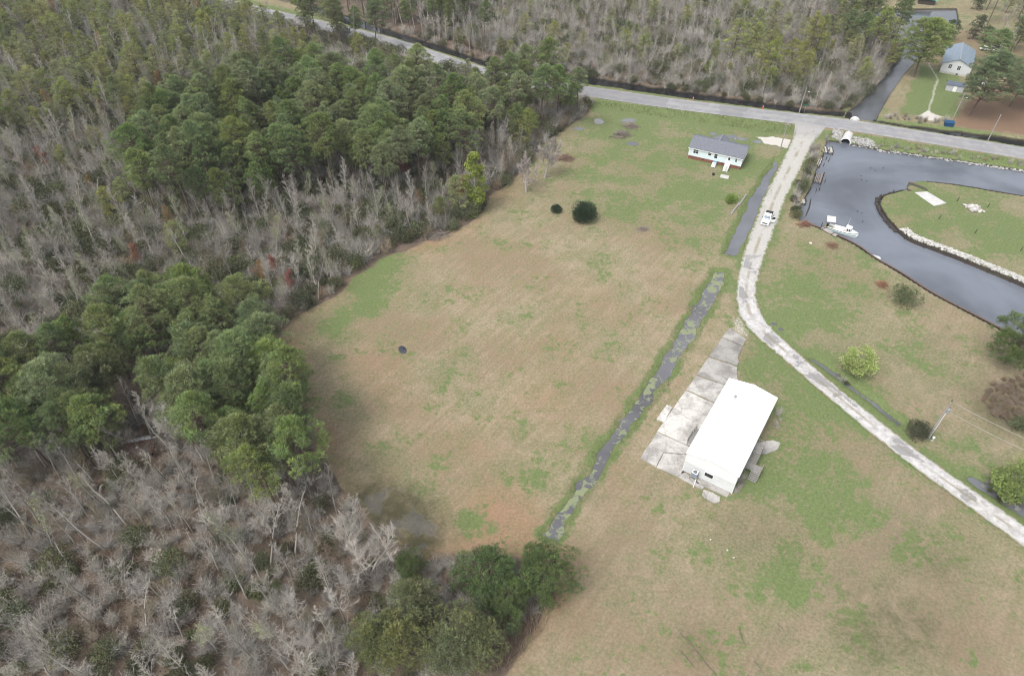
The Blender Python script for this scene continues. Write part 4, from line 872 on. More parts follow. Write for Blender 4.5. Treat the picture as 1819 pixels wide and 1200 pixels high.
def stair(par, x, y0, y1, z0, z1, wd, n, axis='y', m=grey_wood, rail=True):
    """a flight of treads on two stringers with posts and rails, from (y0, z0) down to (y1, z1)"""
    P_ = (lambda a, b_, c: (a, b_, c)) if axis == 'y' else (lambda a, b_, c: (b_, a, c))
    t = MB()
    for k in range(n):
        u = (k + .5) / n; yy = y0 + (y1 - y0) * u; zz = z0 + (z1 - z0) * (k + .6) / n; a = P_(x - wd / 2, yy - .15, zz); c = P_(x + wd / 2, yy + .15, zz + .04)
        t.box(min(a[0], c[0]), max(a[0], c[0]), min(a[1], c[1]), max(a[1], c[1]), a[2], c[2])
    st = t.build('treads', m, par); s_ = MB()
    for e in (-1, 1): s_.bar(P_(x + e * (wd / 2 + .04), y0, z0 - .12), P_(x + e * (wd / 2 + .04), y1, z1 - .05), .06, .24)
    s_.build('stringer', m, par)
    if rail:
        for e in (-1, 1):
            r_ = MB(); X = x + e * (wd / 2 + .05)
            r_.bar(P_(X, y0, z0 + .95), P_(X, y1, z1 + .95), .07); r_.bar(P_(X, y0, z0 + .5), P_(X, y1, z1 + .5), .05)
            for u in (0, .5, 1): r_.bar(P_(X, y0 + (y1 - y0) * u, z0 + (z1 - z0) * u - .1), P_(X, y0 + (y1 - y0) * u, z0 + (z1 - z0) * u + .98), .08)
            r_.build('railing', m, par)
def deck(par, x0, x1, y0, y1, zz, m=grey_wood, rails=(), legs=True):
    b_ = MB(); n = max(2, int((y1 - y0) / .16))
    for k in range(n): b_.box(x0, x1, y0 + (y1 - y0) * k / n + .008, y0 + (y1 - y0) * (k + 1) / n - .008, zz - .05, zz)
    b_.box(x0 + .05, x1 - .05, y0 + .05, y1 - .05, zz - .2, zz - .052); b_.build('platform', m, par)
    if legs:
        for x in (x0 + .08, x1 - .08):
            for y in (y0 + .08, y1 - .08): MB().box(x - .06, x + .06, y - .06, y + .06, -.1, zz - .2).build('leg', m, par)
    for a, c in rails:
        r_ = MB(); a = Vector((*a, zz)); c = Vector((*c, zz))
        r_.bar(a + Vector((0, 0, .95)), c + Vector((0, 0, .95)), .09, .06); r_.bar(a + Vector((0, 0, .12)), c + Vector((0, 0, .12)), .06)
        k = max(2, int((c - a).length / .3))
        for i in range(k + 1): p = a.lerp(c, i / k); r_.bar(p, p + Vector((0, 0, .95)), .05 if 0 < i < k else .1)
        r_.build('railing', m, par)
o = thing('porch_stair', 'grey wooden porch with ramp on the pavement side of the white building', 'porch', (36.65, 72.75, 0), R(-33))
deck(o, -W - 1.55, -W - .02, -4.4, -2.6, 1.0, rails=[((-W - 1.5, -4.35), (-W - 1.5, -2.65))]); stair(o, -W - .78, -2.6, -.2, 1.0, .1, 1.2, 5)
o = thing('porch_stair', 'grey wooden stair with two landings on the lawn side of the white building', 'porch', (36.65, 72.75, 0), R(-33))
deck(o, W + .02, W + 1.5, -.9, .6, 2.3, rails=[((W + 1.45, -.85), (W + 1.45, .55)), ((W + .05, .55), (W + 1.45, .55))]); stair(o, W + .75, -.9, -2.9, 2.3, 1.1, 1.2, 7)
deck(o, W + .1, W + 2.6, -4.4, -2.92, 1.1, rails=[((W + .15, -4.35), (W + 1.2, -4.35)), ((W + 2.55, -4.35), (W + 2.55, -2.95))]); stair(o, W + 1.9, -4.4, -5.7, 1.1, .1, 1.2, 5)
# concrete pavement: separate pours with open joints and their own staining
slabs = [([(1296, 583), (1325.7, 603), (1319.3, 614.5), (1282.8, 599)], .74), ([(1282.3, 600.5), (1318.5, 616), (1310, 636), (1312, 643), (1309.7, 649.7), (1259.5, 633)], .62), ([(1259, 635), (1309.2, 652.5), (1308, 665), (1310, 675), (1286, 682.7), (1237.5, 666)], .74),
         ([(1237, 668), (1310, 692), (1268.5, 730), (1268.5, 714.5), (1218.8, 692.5)], .95), ([(1218, 694.5), (1290, 726), (1250, 792), (1219, 790), (1167.5, 766)], 1.12), ([(1166.8, 768), (1228, 796), (1224, 807), (1178, 803), (1165.5, 829), (1137.5, 814)], 1.0), ([(1178.6, 805), (1224, 808.5), (1221, 836), (1203, 846), (1166.4, 830)], 1.0),
         ([(1203.6, 847), (1213, 836.5), (1250, 865), (1247, 869.5)], .85), ([(1236, 846), (1299, 872), (1291, 883), (1237, 858)], .7), ([(1249, 870), (1265, 875), (1279, 883), (1278, 891), (1270, 894), (1255, 887), (1247, 879)], .85), ([(1184.6, 719), (1194, 724), (1179, 750), (1166, 744)], 1.2), ([(1345, 786), (1372, 782), (1386, 787), (1381, 798), (1362, 806), (1337, 804)], .8)]
def slab_mat():
    m, N, b_ = new_mat('stained_concrete'); pos = N.new('ShaderNodeNewGeometry').outputs['Position']; t = N.new('ShaderNodeAttribute', attribute_name='tint').outputs['Color']
    n = N.noise(pos, .28, 6, .62, .3); n3 = N.noise(pos, 2.4, 6, .7); cr = N.new('ShaderNodeTexVoronoi', {'Vector': N.new('ShaderNodeVectorMath', {0: pos, 1: N.new('ShaderNodeCombineXYZ', {0: n3, 1: n, 2: 0.0}).outputs[0]}, operation='ADD').outputs[0], 'Scale': .22}, feature='DISTANCE_TO_EDGE').outputs[0]
    c = N.mix(N.step(n, .36, .6), (.29, .275, .255), (.50, .48, .45)); c = N.mix(1.0, c, t, 'MULTIPLY'); c = N.mix(N.step(n3, .52, .7), c, N.scale(c, .68))
    c = N.mix(N.math('MULTIPLY', N.step(cr, .012, .004), .5), c, (.16, .14, .12)); N.l.new(c, b_.inputs['Base Color']); b_.inputs['Roughness'].default_value = .9
    N.l.new(N.new('ShaderNodeBump', {'Strength': .5, 'Distance': .02, 'Height': n3}).outputs[0], b_.inputs['Normal']); return m
V = []; F = []; T = []
for q, t in slabs:
    q = [at(*p) for p in q]; qq = []
    for a, c in zip(q, q[1:] + q[:1]):          # ragged rim
        for k in range(5): u = k / 5; qq.append((a[0] + (c[0] - a[0]) * u + (rng.random() - .5) * .14 * (k > 0), a[1] + (c[1] - a[1]) * u + (rng.random() - .5) * .14 * (k > 0)))
    n = len(V); m_ = len(qq); V += [(x, y, .15) for x, y in qq] + [(x, y, -.2) for x, y in qq]; F.append(tuple(range(n, n + m_))); F += [(n + i, n + m_ + i, n + m_ + (i + 1) % m_, n + (i + 1) % m_) for i in range(m_)]; T += [t] * (2 * m_)
me = bpy.data.meshes.new('concrete_pavement'); me.from_pydata(V, [], F); me.update(); ca = me.color_attributes.new('tint', 'FLOAT_COLOR', 'POINT')
ca.data.foreach_set('color', np.column_stack([np.repeat(np.array(T)[:, None], 3, 1), np.ones(len(T))]).astype(np.float32).ravel())
import bmesh
bm = bmesh.new(); bm.from_mesh(me); bmesh.ops.recalc_face_normals(bm, faces=bm.faces); bm.to_mesh(me); bm.free()
me.materials.append(slab_mat()); tag(link('pavement', me), kind='structure')

def window(par, x, y, zz, wd, ht, bars=(2, 2), m=white_trim):
    """sash window on a wall facing -y"""
    f_ = MB(); f_.box(x - wd / 2 - .06, x + wd / 2 + .06, y - .05, y + .02, zz - .06, zz); f_.box(x - wd / 2 - .06, x + wd / 2 + .06, y - .05, y + .02, zz + ht, zz + ht + .06)
    f_.box(x - wd / 2 - .06, x - wd / 2, y - .05, y + .02, zz, zz + ht); f_.box(x + wd / 2, x + wd / 2 + .06, y - .05, y + .02, zz, zz + ht)
    for k in range(1, bars[0]): f_.box(x - wd / 2 + wd * k / bars[0] - .03, x - wd / 2 + wd * k / bars[0] + .03, y - .045, y + .02, zz, zz + ht)
    for k in range(1, bars[1]): f_.box(x - wd / 2, x + wd / 2, y - .04, y + .02, zz + ht * k / bars[1] - .025, zz + ht * k / bars[1] + .025)
    wn = f_.build('window', m, par); MB().box(x - wd / 2, x + wd / 2, y - .02, y + .01, zz, zz + ht).build('pane', dark_glass, wn)
def gable_house(par, w2, d, z0, zev, zrg, wallm, roofm, over=.3, along='x', skirtm=None, th=.09):
    """walls with two gables and a two sided roof; ridge along x (gables at +-w2) or along y (gables at y 0 and d)"""
    if along == 'x': MB().prism_x([(0, z0), (d, z0), (d, zev), (d / 2, zrg - th), (0, zev)], -w2, w2).build('wall', wallm, par)
    else: MB().prism_y([(-w2, z0), (w2, z0), (w2, zev), (0, zrg - th), (-w2, zev)], 0, d).build('wall', wallm, par)
    if skirtm:
        MB().box(-w2 + .04, w2 - .04, .04, d - .04, -.2, z0).build('foundation', skirtm, par)
    b_ = MB(); sl_ = (zrg - zev) / ((d / 2) if along == 'x' else w2); dz = sl_ * over
    if along == 'x':
        for ya, yb in ((-over, d / 2), (d + over, d / 2)): b_.hexa([(-w2 - over, ya, zev - dz), (w2 + over, ya, zev - dz), (w2 + over, yb, zrg - th), (-w2 - over, yb, zrg - th)], [(-w2 - over, ya, zev - dz + th), (w2 + over, ya, zev - dz + th), (w2 + over, yb, zrg), (-w2 - over, yb, zrg)])
    else:
        for s in (-1, 1): b_.hexa([(s * (w2 + over), -over, zev - dz), (s * (w2 + over), d + over, zev - dz), (0, d + over, zrg - th), (0, -over, zrg - th)], [(s * (w2 + over), -over, zev - dz + th), (s * (w2 + over), d + over, zev - dz + th), (0, d + over, zrg), (0, -over, zrg)])
    return b_.build('roof', roofm, par)
h = thing('house', 'single storey house with pale blue siding, brick foundation and dark grey roof', 'house', (54.8, 168.05, 0), R(-26.9))
rf = gable_house(h, 7.15, 7.8, .95, 3.4, 5.0, blue_siding, shingle, .3, 'x', brick)
b = MB(); b.hexa([(-2.6, 7.9, 3.3), (0, 7.9, 4.75), (0, 3.85, 4.95), (-.2, 3.9, 4.93)], [(-2.6, 7.9, 3.4), (0, 7.9, 4.85), (0, 3.85, 5.05), (-.2, 3.9, 5.03)])
b = MB()
for s in (-1, 1): b.hexa([(s * 2.6 - .4, 8.3, 3.2), (-.4, 8.3, 4.83), (-.4, 3.9, 4.83), (s * 2.6 - .4, 6.9, 3.55)], [(s * 2.6 - .4, 8.3, 3.32), (-.4, 8.3, 4.95), (-.4, 3.9, 4.95), (s * 2.6 - .4, 6.9, 3.67)])
b.build('porch_roof', shingle, rf); MB().box(-2.6, 1.8, 7.82, 8.1, .95, 3.15).build('porch_wall', blue_siding, h)
MB().bar((-.4, 3.95, 4.985), (-.4, 8.3, 4.985), .22, .05).build('ridge_cap', mat('light_shingle', (.24, .25, .27), .9), rf)
b = MB(); b.tube([(3.4, 4.9, 4.3), (3.4, 4.9, 5.75)], .13, 10); b.tube([(3.4, 4.9, 5.75), (3.4, 4.9, 5.9)], .2, 10); b.build('chimney', galv, rf)
MB().box(-7.45, 7.45, -.34, -.305, 3.08, 3.24).build('fascia', white_trim, rf)
b = MB()
for k in range(12): b.box(-7.16, 7.16, -.012, .02, 1.0 + k * .2, 1.012 + k * .2)
for s in (-1, 1): b.box(s * 7.15 - .07, s * 7.15 + .07, -.03, .05, .95, 3.3)
b.build('siding_trim', white_trim, h)
window(h, -5.3, 0, 1.85, 1.3, 1.25); window(h, -1.5, 0, 2.15, .8, .9, (1, 2)); window(h, .2, 0, 1.75, .8, 1.2, (1, 2)); window(h, 5.65, 0, 1.95, .45, 1.1, (1, 2))
dr_ = MB().box(3.35, 4.25, -.04, .02, 1.0, 3.0).build('door', white_trim, h); MB().box(3.55, 4.05, -.055, 0, 2.0, 2.8).build('pane', dark_glass, dr_); MB().box(4.1, 4.16, -.1, -.04, 1.95, 2.02).build('handle', galv, dr_)
b = MB()
for x in (-6, -3, 2.2, 6.2): b.box(x - .2, x + .2, .01, .06, .45, .65)
b.build('foundation_vent', black, h)
s_ = thing('house_stair', 'white wooden stair with rails at the blue sided house door', 'stair', (54.8, 168.05, 0), R(-26.9)); deck(s_, 3.2, 4.4, -1.2, -.06, .98, white_trim); stair(s_, 3.8, -1.2, -2.9, .98, .1, 1.05, 6, m=white_trim)
s_ = thing('house_stair', 'short stair with a blue landing under the middle window of the house', 'stair', (54.8, 168.05, 0), R(-26.9)); deck(s_, -.2, .9, -.95, -.06, .95, mat('blue_paint', (.16, .27, .38), .7)); stair(s_, .35, -.95, -2.1, .95, .1, .9, 5, m=white_trim, rail=False)
n_ = thing('house', 'grey gabled house with two dark windows behind the broad pine', 'house', (148.6, 228.4, 0), R(-29))
rf = gable_house(n_, 4.4, 17, .7, 3.4, 5.3, mat('pale_lilac_siding', (.56, .58, .60), .6, .04, 1), blue_metal_roof, .35, 'y', concrete); window(n_, -1.9, 0, 1.9, .95, 1.3); window(n_, .75, 0, 1.8, .95, 1.3); MB().bar((0, -.35, 5.31), (0, 17.3, 5.31), .3, .05).build('ridge_cap', galv, rf); MB().box(.6, 1.2, -.02, .05, .2, .6).build('foundation_vent', black, n_)
s_ = thing('shed', 'small shed with a blue grey roof in front of the grey gabled house', 'shed', (*at(1694, 163), 0), R(-24)); rf = gable_house(s_, 2.5, 3.0, 0, 2.0, 2.7, mat('pale_board', (.42, .43, .45), .7), mat('slate_roof', (.10, .12, .16), .8), .2, 'x'); MB().box(-.5, .5, -.03, .02, 0, 1.8).build('door', white_trim, s_)
s_ = thing('boathouse', 'open sided hut with a turquoise roof by the far water', 'hut', (*at(1645, 9), 0), R(-20)); gable_house(s_, 3.0, 4.0, 0, 2.3, 3.1, dark_wood, mat('turquoise_metal', (.06, .42, .38), .5), .5, 'x')
# --- utility poles
def pole(name, label, px, py, ht, lamp=False, trans=False, arm=True, rz=0.0, lean=0.0):
    x, y = at(px, py); o = thing(name, label, 'utility pole', (x, y, float(ground_z(np.array([x]), np.array([y]))[0])), rz); o.rotation_euler.x = lean
    MB().tube([(0, 0, -.4), (0, 0, ht * .5), (0, 0, ht)], [.16, .135, .11], 10).build('shaft', pole_wood, o, smooth=False)
    if arm:
        MB().box(-.75, .75, -.17, -.09, ht - .55, ht - .43).build('crossarm', grey_wood, o); b_ = MB()
        for xx in (-.65, 0.25, .65): b_.tube([(xx, -.13, ht - .43), (xx, -.13, ht - .22)], [.05, .035], 8)
        b_.build('insulator', mat('porcelain', (.5, .5, .52), .3), o)
    if lamp:
        b_ = MB().bar((0, 0, ht - 1.6), (.9, -.5, ht - 1.3), .05); b_.build('lamp_arm', galv, o); MB().tube([(.85, -.47, ht - 1.42), (.95, -.53, ht - 1.22)], [.2, .1], 10).build('lamp_head', white_trim, o)
    if trans:
        t_ = MB().tube([(.38, -.1, ht - 2.6), (.38, -.1, ht - 1.75)], [.29, .29], 14).build('transformer', galv, o, smooth=False); MB().tube([(.38, -.1, ht - 1.75), (.38, -.1, ht - 1.68), (.38, -.1, ht - 1.62)], [.31, .28, .1], 14).build('lid', galv, t_)
        b_ = MB()
        for dx in (-.12, .12): b_.tube([(.38 + dx, -.1, ht - 1.62), (.38 + dx, -.1, ht - 1.4)], [.05, .03], 8)
        b_.build('bushing', dark_wood, t_); MB().tube([(.2, -.14, 0), (.2, -.14, ht - 2.4)], .055, 8).build('conduit', white_trim, o); MB().tube([(-.02, -.17, .1), (-.02, -.17, ht - 2.2)], .03, 6).build('ground_wire', galv, o)
        MB().bar((0, 0, ht - .7), (0, 0, ht + .45), .1).build('top_pin', dark_wood, o)
    return o
pole('utility_pole', 'grey pole with a transformer beside the dark bush on the lawn', 1648, 777, 9.2, trans=True, arm=False, rz=.2)
pole('utility_pole', 'thin grey pole at the ditch end beside the blue sided house', 1386, 265, 7.6)
pole('utility_pole', 'pole with a lamp by the green street sign across the road', 1419, 202, 8.5, lamp=True, arm=False)
pole('utility_pole', 'pole rising above the dark blue box at the far bank', 1692, 213, 8.4, lamp=True, arm=False)
pole('utility_pole', 'pole standing on brown needles right of the dark blue box', 1754, 251, 8.4, arm=False, lamp=False)
px_, py_ = at(1648, 777); ex, ey = at(1930, 905)
for dz, e, lb in ((9.1, 8.6, 'thin upper power line running right from the transformer pole'), (7.0, 6.4, 'thin lower power line running right from the transformer pole')):
    pts = [(px_ + (ex - px_) * u + .3, py_ + (ey - py_) * u, dz + (e - dz) * u - 3.2 * u * (1 - u)) for u in np.linspace(0, 1, 20)]
    tag(MB().tube(pts, .018, 5).build('power_line', galv), lb, 'cable')
x, y = at(1655, 782); o = thing('meter_box', 'small pale green electric box at the foot of the transformer pole', 'electric box', (x, y, 0), .4); MB().box(-.22, .22, -.16, .16, -.1, .85).build('housing', mat('pale_green_metal', (.45, .55, .48), .5), o, .02); MB().box(-.24, .24, -.18, .18, .85, .9).build('lid', white_trim, o)
# --- street sign, cones, blue box
x, y = at(1427, 203); o = thing('street_sign', 'green street name sign at the road edge by the lamp pole', 'street sign', (x, y, .2), -.3); MB().tube([(0, 0, -.3), (0, 0, 2.9)], .035, 8).build('post', galv, o); MB().box(-.75, .75, -.015, .015, 2.55, 2.85).build('sign_panel', mat('sign_green', (.015, .16, .09), .4), o); MB().box(-.02, .02, -.6, .6, 2.87, 3.12).build('sign_panel', mat('sign_green', (.015, .16, .09), .4), o)
for px, py, lb in ((1231, 178, 'orange traffic cone at the far road edge farther from the lane'), (1354, 196, 'orange traffic cone at the far road edge near the lamp pole')):
    x, y = at(px, py); o = thing('traffic_cone', lb, 'traffic cone', (x, y, float(ground_z(np.array([x]), np.array([y]))[0]) + .02), 0, 'orange traffic cones')
    MB().box(-.25, .25, -.25, .25, 0, .05).build('base', mat('cone_orange', (.75, .10, .02), .5), o); MB().tube([(0, 0, .05), (0, 0, .45), (0, 0, .95)], [.19, .11, .04], 12).build('cone', mat('cone_orange', (.75, .10, .02), .5), o); MB().tube([(0, 0, .5), (0, 0, .68)], [.108, .082], 12).build('band', white_trim, o)
x, y = at(1684, 224); o = thing('blue_box', 'dark blue box at the water edge below a pole across the road', 'box', (x, y, -.1), -.2); bl = mat('deep_blue_paint', (.012, .07, .16), .5)
MB().hexa([(-1.1, -.6, 0), (1.1, -.6, 0), (1.1, .6, 0), (-1.1, .6, 0)], [(-1.25, -.75, 1.25), (1.25, -.75, 1.25), (1.25, .75, 1.5), (-1.25, .75, 1.5)]).build('body', bl, o, .03); MB().hexa([(-1.3, -.8, 1.27), (1.3, -.8, 1.27), (1.3, .8, 1.52), (-1.3, .8, 1.52)], [(-1.3, -.8, 1.33), (1.3, -.8, 1.33), (1.3, .8, 1.58), (-1.3, .8, 1.58)]).build('lid', bl, o)
# --- pickup truck, nose toward -y
car_white = mat('white_car_paint', (.80, .81, .81), .25, .02, 1, spec=.5); tyre = mat('tyre_rubber', (.02, .02, .02), .9, .1, 8); head = mat('headlight_glass', (.6, .62, .65), .15)
def rim_pts(x0, x1, y0, y1, r, n=4):
    out = []
    for cx, cy, a0 in ((x1 - r, y1 - r, 0), (x0 + r, y1 - r, 1.571), (x0 + r, y0 + r, 3.142), (x1 - r, y0 + r, 4.712)):
        for k in range(n + 1): a = a0 + 1.571 * k / n; out.append((cx + r * math.cos(a), cy + r * math.sin(a)))
    return out
t = thing('pickup_truck', 'white pickup truck parked on the gravel lane with its door open', 'truck', (*at(1361.5, 392), .06), R(-27.5))
b = MB(); lo_ = rim_pts(-.96, .96, -2.85, 2.85, .18); b.hexa([(x * .97, y * .99, .42) for x, y in lo_], [(x, y, .78) for x, y in lo_])
b.hexa([(x, y, .78) for x, y in rim_pts(-.96, .96, -2.85, .65, .2)], [(x * .95, y * .985, 1.12 if y < -1 else 1.2) for x, y in rim_pts(-.96, .96, -2.85, .65, .2)])
for s in (-1, 1): b.box(min(s * .96, s * .86), max(s * .96, s * .86), .64, 2.84, .78, 1.2)
b.box(-.86, .86, 2.74, 2.84, .78, 1.2); b.box(-.86, .86, .64, .74, .78, 1.2); b.build('body', car_white, t, .03)
cab = MB().hexa([(-.9, -1.25, 1.12), (.9, -1.25, 1.12), (.9, .72, 1.2), (-.9, .72, 1.2)], [(-.72, -.62, 1.84), (.72, -.62, 1.84), (.74, .55, 1.86), (-.74, .55, 1.86)]).build('cab', car_white, t, .06)
def pane_(a, b_, c, d, off): n = (Vector(b_) - Vector(a)).cross(Vector(d) - Vector(a)).normalized() * off; q = [Vector(v) + n for v in (a, b_, c, d)]; q2 = [v - n * 1.6 for v in q]; return MB().hexa(q2, q)
pane_((-.78, -1.16, 1.2), (.78, -1.16, 1.2), (.66, -.7, 1.76), (-.66, -.7, 1.76), .015).build('windscreen', mat('blue_tinted_glass', (.10, .15, .19), .1, spec=.5), t)
pane_((.7, .68, 1.3), (-.7, .68, 1.3), (-.64, .58, 1.74), (.64, .58, 1.74), .015).build('rear_window', dark_glass, t)
for s in (-1, 1):
    v = [(s * .89, -1.0, 1.25), (s * .885, .5, 1.28), (s * .77, .45, 1.74), (s * .76, -.6, 1.74)]; pane_(*(v if s > 0 else v[::-1]), .012).build('side_window', dark_glass, t)
    b = MB().hexa([(s * .62, -2.86, .78), (s * .93, -2.80, .78), (s * .93, -2.72, 1.0), (s * .62, -2.80, 1.0)][::1], [(s * .62, -2.82, .8), (s * .92, -2.76, .8), (s * .92, -2.70, .98), (s * .62, -2.78, .98)]); MB().box(min(s * .6, s * .92), max(s * .6, s * .92), -2.87, -2.78, .82, 1.0).build('headlight', head, t)
    MB().box(min(s * .97, s * 1.18), max(s * .97, s * 1.18), -1.02, -.9, 1.18, 1.36).build('mirror', black, t)
    for yy in (-1.85, 1.75):
        wl = MB().tube([(s * .70, yy, .40), (s * .985, yy, .40)], [.40, .40], 20).build('wheel', tyre, t); MB().tube([(s * .96, yy, .40), (s * .995, yy, .40)], [.24, .22], 16).build('rim', galv, wl)
MB().box(-.58, .58, -2.875, -2.80, .72, 1.02).build('grille', black, t); MB().box(-.94, .94, -2.96, -2.82, .45, .66).build('bumper', car_white, t, .03); MB().box(-.85, .85, .75, 2.73, .80, .83).build('bed_floor', black, t)
MB().box(-.87, .87, 1.5, 2.76, 1.16, 1.215).build('bed_cover', black, t)
dd = link('door', None, t, (.95, -1.02, 0)); dd.rotation_euler.z = R(62)
bpy.data.objects.remove(dd)
b = MB().box(0, .08, 0, 1.15, .5, 1.2); b.bar((.03, .03, 1.2), (-.12, .35, 1.76), .06); b.bar((-.12, .35, 1.76), (-.12, 1.05, 1.78), .06); b.bar((-.12, 1.05, 1.78), (.03, 1.14, 1.2), .06)
dd = b.build('door', car_white, t); dd.location = (.95, -1.02, 0); dd.rotation_euler.z = R(-62); o = pane_((.045, .08, 1.2), (.045, 1.1, 1.2), (-.09, 1.02, 1.75), (-.09, .38, 1.73), .01).build('pane', dark_glass, dd); MB().box(.08, .11, .85, 1.0, .98, 1.03).build('handle', galv, dd)
# white cars by the grey gabled house
def small_car(label, px, py, rz, m=car_white):
    o = thing('parked_car', label, 'car', (*at(px, py), .02), rz, 'cars behind the grey gabled house'); lo_ = rim_pts(-.88, .88, -2.2, 2.2, .3); b_ = MB().hexa([(x * .96, y * .98, .35) for x, y in lo_], [(x, y, .62) for x, y in lo_]); b_.hexa([(x, y, .62) for x, y in lo_], [(x * .93, y * .96, .95) for x, y in lo_]); b_.build('body', m, o, .03)
    MB().hexa([(-.76, -1.0, .95), (.76, -1.0, .95), (.76, 1.7, .95), (-.76, 1.7, .95)], [(-.6, -.35, 1.42), (.6, -.35, 1.42), (.6, 1.2, 1.42), (-.6, 1.2, 1.42)]).build('cab', dark_glass, o, .04); MB().hexa([(-.6, -.33, 1.42), (.6, -.33, 1.42), (.6, 1.18, 1.42), (-.6, 1.18, 1.42)], [(-.55, -.28, 1.46), (.55, -.28, 1.46), (.55, 1.1, 1.46), (-.55, 1.1, 1.46)]).build('roof', m, o)
    for s in (-1, 1):
        for yy in (-1.35, 1.35): MB().tube([(s * .66, yy, .33), (s * .9, yy, .33)], [.33, .33], 14).build('wheel', tyre, o)
for px, py, rz, lb in ((1751, 90, 1.2, 'white car behind the grey gabled house, nearest its roof'), (1763, 91, 1.1, 'white car in the middle of the row behind the grey gabled house'), (1776, 89, 1.3, 'white car farthest from the grey gabled house roof'), (1737, 150, .6, 'white car half hidden under the broad pine'), (1808, 155, 1.4, 'white car under the pines at the right border')): small_car(lb, px, py, rz)

# ------------------------------------------------------------------ waterside
def hull(L, B, D, bow=.5, n=14, thick=.06, deck=None, tr=.85):
    """open boat shell along +x: outer skin, gunwale and inner skin (deck: height of an inner floor)"""
    S_ = MB(); rows = []
    for i in range(n):
        u = i / (n - 1); x = -L / 2 + L * u; hb = B / 2 * (tr + (1 - tr) * math.sin(min(u / .45, 1) * 1.571)) * (1 - max(0, (u - bow) / (1 - bow)) ** 2.3); sh = D * (1 + .28 * u ** 2.2); hb = max(hb, .02)
        kz = -.25 * D + (.9 * D if u > .93 else 0) * ((u - .93) / .07 if u > .93 else 0)
        rows.append([(x, -hb, sh), (x, -hb * .92, sh * .35), (x, -hb * .62, kz + .12 * D), (x, 0, kz), (x, hb * .62, kz + .12 * D), (x, hb * .92, sh * .35), (x, hb, sh),
                     (x, hb - min(thick * 2, hb * .6), sh), (x, (hb - min(thick * 2, hb * .6)) * .95, deck if deck is not None else kz + .3 * D), (x, 0, deck if deck is not None else kz + .28 * D), (x, -(hb - min(thick * 2, hb * .6)) * .95, deck if deck is not None else kz + .3 * D), (x, -hb + min(thick * 2, hb * .6), sh)])
    k = 12; V = [p for r in rows for p in r]; F = [(i * k + j, i * k + (j + 1) % k, (i + 1) * k + (j + 1) % k, (i + 1) * k + j) for i in range(n - 1) for j in range(k)]
    F.append(tuple(range(7)) + tuple(range(7, 12))); F.append(tuple((n - 1) * k + j for j in range(k))[::-1]); return S_.add(V, F), rows
gel = mat('white_gelcoat', (.78, .80, .79), .3, .04, 1.5, spec=.5); teal = mat('pale_teal_paint', (.34, .48, .46), .4, .06, 2)
bt = thing('fishing_boat', 'white fishing boat with a small wheelhouse moored at the timber bulkhead', 'boat', (78.9, 136.3, WL), R(-34.8))
hb_, rows = hull(6.9, 2.35, .95, .52, 16, .09, .45); hb_.build('hull', gel, bt, smooth=False)
b = MB()
for s in (0, 6):
    pts = [Vector(r[s]) + Vector((0, -.02 if s == 0 else .02, -.10)) for r in rows]
    for a, c in zip(pts[:-1], pts[1:]): b.bar(a, c, .05, .09)
b.build('rub_rail', mat('dark_teal', (.06, .13, .12), .5), bt)
b = MB()
for s, q in ((1, 0), (5, 6)):
    pts = [(Vector(r[s]) * .6 + Vector(r[q]) * .4) + Vector((0, (-.015 if s == 1 else .015), -.12)) for r in rows[:-1]]
    for a, c in zip(pts[:-1], pts[1:]): b.bar(a, c, .04, .22)
b.build('stripe', teal, bt)
MB().slab([(r[8][0], -max(.03, r[8][1] - .02)) for r in rows[:10]] + [(r[8][0], max(.03, r[8][1] - .02)) for r in rows[:10]][::-1], .44, .48).build('cockpit_floor', mat('pinkish_deck', (.55, .50, .46), .7), bt)
MB().slab([(r[0][0], -max(.02, abs(r[0][1]) - .1)) for r in rows[9:]] + [(r[0][0], max(.02, abs(r[0][1]) - .1)) for r in rows[9:]][::-1], .98, 1.05).build('foredeck', gel, bt)
wh = MB().hexa([(.55, -.78, .48), (1.75, -.72, .48), (1.75, .72, .48), (.55, .78, .48)], [(.62, -.72, 2.0), (1.5, -.62, 2.0), (1.5, .62, 2.0), (.62, .72, 2.0)]).build('wheelhouse', gel, bt, .03)
MB().hexa([(.3, -.86, 2.0), (1.72, -.74, 2.0), (1.72, .74, 2.0), (.3, .86, 2.0)], [(.34, -.82, 2.1), (1.62, -.68, 2.1), (1.62, .68, 2.1), (.34, .82, 2.1)]).build('cabin_roof', gel, bt, .03)
for y0, y1 in ((-.55, -.06), (.06, .55)): pane_((1.72, y0, 1.3), (1.72, y1, 1.3), (1.56, y1 * .93, 1.86), (1.56, y0 * .93, 1.86), .012).build('window', dark_glass, wh)
for s in (-1, 1):
    for x0, x1 in ((.7, 1.05), (1.15, 1.5)):
        v = [(x0, s * .755, 1.3), (x1, s * .74, 1.3), (x1 - .06, s * .69, 1.84), (x0, s * .715, 1.84)]; pane_(*(v if s < 0 else v[::-1]), .012).build('window', dark_glass, wh)
MB().tube([(.5, .5, 2.1), (.46, .5, 4.3)], [.018, .01], 6).build('antenna', white_trim, bt); MB().box(-1.2, -.5, -.35, .35, .48, .85).build('engine_box', gel, bt, .04)
for x in (-.2,): MB().box(x - .2, x + .2, -.25, .25, .48, 1.05).build('seat', white_trim, bt, .04)
o = MB().box(-3.95, -3.5, -.2, .2, .55, 1.25).build('outboard_motor', black, bt, .06); MB().box(-3.85, -3.65, -.06, .06, -.5, .55).build('motor_leg', black, o)
cn = thing('stern_canopy', 'pale canopy panel on thin posts over the platform at the boat stern', 'canopy', (*at(1474, 398), WL), R(-34.8 + 20))
